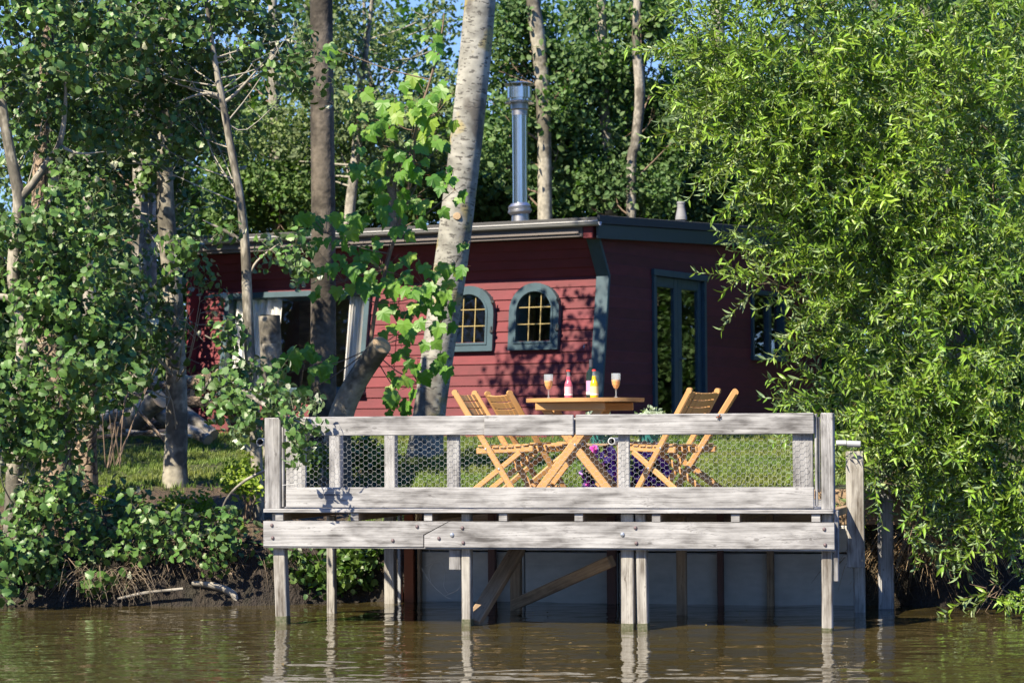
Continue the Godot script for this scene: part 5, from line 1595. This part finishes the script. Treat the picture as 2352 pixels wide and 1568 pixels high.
	# --- dry reeds and roots
	for q in [["drooping tuft of dry reeds beside the right-hand bank posts", 2075.0, 1300.0, 19.6, 150, 0.55, Color(0.26, 0.17, 0.09)], ["pale straw tuft lying down the right-hand bank", 2170.0, 1270.0, 19.45, 160, 0.55, Color(0.46, 0.34, 0.21)], ["second straw tuft on the right-hand bank under the willow", 2280.0, 1230.0, 19.5, 150, 0.5, Color(0.36, 0.27, 0.16)], ["matted dry roots and grass at the water's edge below the left bushes", 240.0, 1345.0, 20.0, 150, 0.32, Color(0.22, 0.17, 0.12)], ["dry root tangle hanging from the bank beneath the deck's left end", 790.0, 1310.0, 20.7, 90, 0.4, Color(0.2, 0.14, 0.09)], ["thin root tangle in the dark undercut left of the deck", 470.0, 1320.0, 20.25, 130, 0.35, Color(0.16, 0.12, 0.08)], ["matted roots hanging over the bank beside the deck's first post", 570.0, 1310.0, 20.3, 130, 0.35, Color(0.15, 0.11, 0.075)], ["fringe of roots below the low bank bush", 380.0, 1310.0, 20.2, 110, 0.3, Color(0.18, 0.13, 0.09)]]:
		var p := W(q[1], q[2], q[3])
		t = thing("reed_tuft", q[0], "reeds", p)
		var mb := MB.new()
		for i in int(q[4]):
			var a := rng.randf_range(-1.3, 1.3)
			var base := Vector3(rng.randf_range(-0.3, 0.3), rng.randf_range(-0.05, 0.12), rng.randf_range(-0.3, 0.0))
			var L: float = q[5] * rng.randf_range(0.5, 1.1)
			var out := Vector3(sin(a), 0, 0.5).normalized()
			var mid := base + out * L * 0.45 + Vector3(0, L * rng.randf_range(0.05, 0.35), 0)
			var tip := base + out * L * 0.9 + Vector3(0, -L * rng.randf_range(0.1, 0.5), 0)
			var v := rng.randf_range(0.5, 1.3)
			mb.col = Color(q[6].r * v, q[6].g * v, q[6].b * v)
			add_tube(mb, smooth_path([[base, 0.0035], [mid, 0.003], [tip, 0.001]], 3), 3, 0.0, false)
		part("blades", mb.build(), M.grass, t)
	for q in [["lichened fallen branch jutting from the undercut bank", [[418, 1276, 8], [450, 1300, 10], [490, 1312, 10], [535, 1318, 9]], 20.2, M.bark_rough], ["bare curved branch leaning down the bank to the deck post", [[610, 1080, 8], [560, 1105, 7], [520, 1145, 5], [500, 1200, 4]], 20.5, M.bark_grey], ["pale thin branch lying across the weeds", [[200, 1130, 4], [260, 1150, 5], [330, 1185, 5]], 20.8, M.bark_pale], ["dead root twisting at the waterline", [[440, 1340, 12], [490, 1345, 16], [535, 1365, 18], [545, 1400, 10]], 20.1, M.bark_grey], ["thin bare sapling rising beside the crooked poplar", [[90, 1190, 4], [130, 1110, 4], [155, 1060, 4], [170, 1010, 3]], 21.0, M.bark_grey], ["dead bough lying under the left bushes", [[270, 1375, 6], [330, 1362, 8], [420, 1352, 7]], 20.0, M.bark_grey]]:
		var lp := []
		for k in q[1]:
			lp.append([W(k[0], k[1], q[2]), k[2] / 2.0 / FOCAL * q[2]])
		t = thing("fallen_branch", q[0], "branch", lp[0][0])
		for k in lp:
			k[0] = k[0] - t.position
		limb(t, "branch", lp, q[3], 0.12, 8)

	# --- leaves afloat
	var fm := MB.new()
	for i in 46:
		var p := Vector3(rng.randf_range(-3.2, 3.2), 0.008, rng.randf_range(-19.3, -13.9))
		var a := rng.randf() * TAU
		var c := Color(0.30, 0.26, 0.06).lerp(Color(0.22, 0.14, 0.06), rng.randf())
		add_leaf(fm, p, Vector3(cos(a), 0.05, sin(a)), Vector3.UP + rv(0.15), OVATE, rng.randf_range(0.015, 0.035), c, Color(0, 0, 0, 0), 0.2)
	var fl := part("floating_leaves", fm.build(), M.leaf_far, self)
	fl.set_meta("kind", "stuff")
	fl.set_meta("label", "tiny yellow leaves afloat on the brown water")
	fl.set_meta("category", "leaves")

	# --- log pile
	for q in [["short thick log lying at the left of the log pile", 240, 957, 300, 950, 40, 27.6], ["split log with a dark weathered face in the pile", 298, 972, 366, 915, 66, 27.4], ["round log with a pale sawn end behind the poplar foot", 352, 932, 395, 968, 44, 27.5], ["yellow-lichened log sloping down the right of the pile", 420, 945, 490, 1000, 40, 27.3], ["thin pole along the bottom of the log pile", 225, 1004, 352, 992, 14, 27.0], ["thin branch across the front of the log pile", 290, 990, 440, 1002, 13, 26.9], ["long log lying on top of the pile near the wall", 322, 886, 428, 882, 26, 28.2], ["pale freshly sawn log on top of the pile", 440, 878, 478, 868, 40, 28.0], ["brown log under the pale sawn one", 425, 922, 505, 930, 34, 28.0], ["mossy short log at the pile's right foot", 425, 985, 478, 1010, 36, 27.2], ["crooked stick leaning on the log pile", 300, 925, 380, 1015, 10, 26.8], ["bent twiggy bough behind the pale sawn log", 455, 905, 500, 850, 10, 27.8], ["dark log in the middle of the pile", 260, 982, 420, 968, 36, 27.9], ["grey log at the back of the pile", 290, 915, 440, 905, 32, 28.3], ["lower log half hidden in grass", 380, 1008, 470, 985, 30, 27.5]]:
		var a := W(q[1], q[2], q[6])
		var b := W(q[3], q[4], q[6] - 0.25)
		var rad: float = q[5] * 0.4 / FOCAL * q[6]
		t = thing("log", q[0], "log", a, 0.0, "logs piled left of the cabin")
		var dir := b - a
		var m: Material = [M.bark_rough, M.bark_grey][rng.randi() % 2]
		limb(t, "bark", [[Vector3.ZERO, rad], [dir * 0.5 + rv(0.015), rad * 0.97], [dir, rad * 0.92]], m, 0.12, 12)
		for e in [0.0, 1.0]:
			part("sawn_end", lathe([[rad * 0.93, -0.002], [0.0, 0.004]], 14), M.cut_wood, t, Transform3D(turned(dir * (e * 2.0 - 1.0), 0.0, 1.0, Vector3.ZERO).basis, dir * e + dir.normalized() * (0.004 if e > 0.5 else -0.004)))

	# --- spider web under the beam
	t = thing("spider_web", "torn dusty spider web hanging between the deck posts", "web", deck_o, deck_turn)
	var web := MB.new()
	for s in [[[985, 1262], [1000, 1285], [1030, 1275], [1045, 1264]], [[975, 1300], [1010, 1290], [1020, 1320], [1018, 1345]], [[968, 1305], [990, 1340], [1020, 1368], [1035, 1375]], [[1018, 1345], [1030, 1362], [1055, 1350], [1060, 1320]], [[1000, 1285], [985, 1310], [990, 1340]], [[1030, 1275], [1040, 1300], [1058, 1290]], [[1022, 1368], [1045, 1358], [1058, 1345]]]:
		var lp := []
		for k in s:
			lp.append([dk(k[0], k[1], -0.5), 0.0022])
		add_tube(web, smooth_path(lp, 4), 3, 0.0, false)
	part("threads", web.build(), mat(lin(0.4, 0.4, 0.4), 0.9), t)

func _ready() -> void:
	rng.seed = 7
	noise.seed = 11
	noise.frequency = 0.01
	noise.noise_type = FastNoiseLite.TYPE_SIMPLEX_SMOOTH
	cam_basis = Basis(Vector3.RIGHT, atan(201.0 / FOCAL)) * Basis(Vector3(0, 0, 1), -0.006)
	# camera
	var cam := Camera3D.new()
	cam.transform = Transform3D(cam_basis, EYE)
	cam.fov = rad_to_deg(2.0 * atan(784.0 / FOCAL))
	cam.near = 0.1
	cam.far = 900.0
	add_child(cam)
	cam.current = true
	var lens := CameraAttributesPhysical.new()
	lens.frustum_focal_length = 12.0 / (784.0 / FOCAL)
	lens.frustum_near = 0.1
	lens.frustum_far = 900.0
	lens.frustum_focus_distance = 18.2
	lens.exposure_aperture = 5.0
	cam.attributes = lens
	# sky and exposure
	var env := Environment.new()
	env.background_mode = Environment.BG_SKY
	var sm := ProceduralSkyMaterial.new()
	sm.sky_top_color = Color(0.22, 0.44, 0.78)
	sm.sky_horizon_color = Color(0.66, 0.8, 0.94)
	sm.sky_curve = 0.14
	sm.ground_bottom_color = Color(0.16, 0.18, 0.12)
	sm.ground_horizon_color = Color(0.3, 0.34, 0.26)
	var sky := Sky.new()
	sky.sky_material = sm
	env.sky = sky
	env.tonemap_mode = Environment.TONE_MAPPER_LINEAR
	env.tonemap_exposure = 2.5
	env.background_energy_multiplier = 0.72
	env.sdfgi_enabled = true
	env.ssao_enabled = true
	env.ssil_enabled = true
	var we := WorldEnvironment.new()
	we.environment = env
	add_child(we)
	# sun: high on the left, behind the camera
	var sun := DirectionalLight3D.new()
	sun.light_energy = 1.6
	sun.light_color = Color(1.0, 0.95, 0.85)
	sun.light_angular_distance = 0.5
	sun.shadow_enabled = true
	add_child(sun)
	var el := deg_to_rad(45.0)
	var az := deg_to_rad(42.0)
	sun.look_at_from_position(Vector3(-cos(el) * sin(az), sin(el), cos(el) * cos(az)) * 50.0, Vector3.ZERO)

	# frames of the deck and the cabin
	var l := W(607.0, 1170.0, 18.07)
	var r := W(1918.0, 1170.0, 17.10)
	deck_o = Vector3(l.x, 0, l.z)
	deck_turn = atan2(-(r.z - l.z), r.x - l.x)
	var h := W(1375.0, 1007.0, 29.7)
	house_o = h

	make_materials()
	build_ground()
	build_house()
	build_deck()
	build_trees()
	build_furniture()
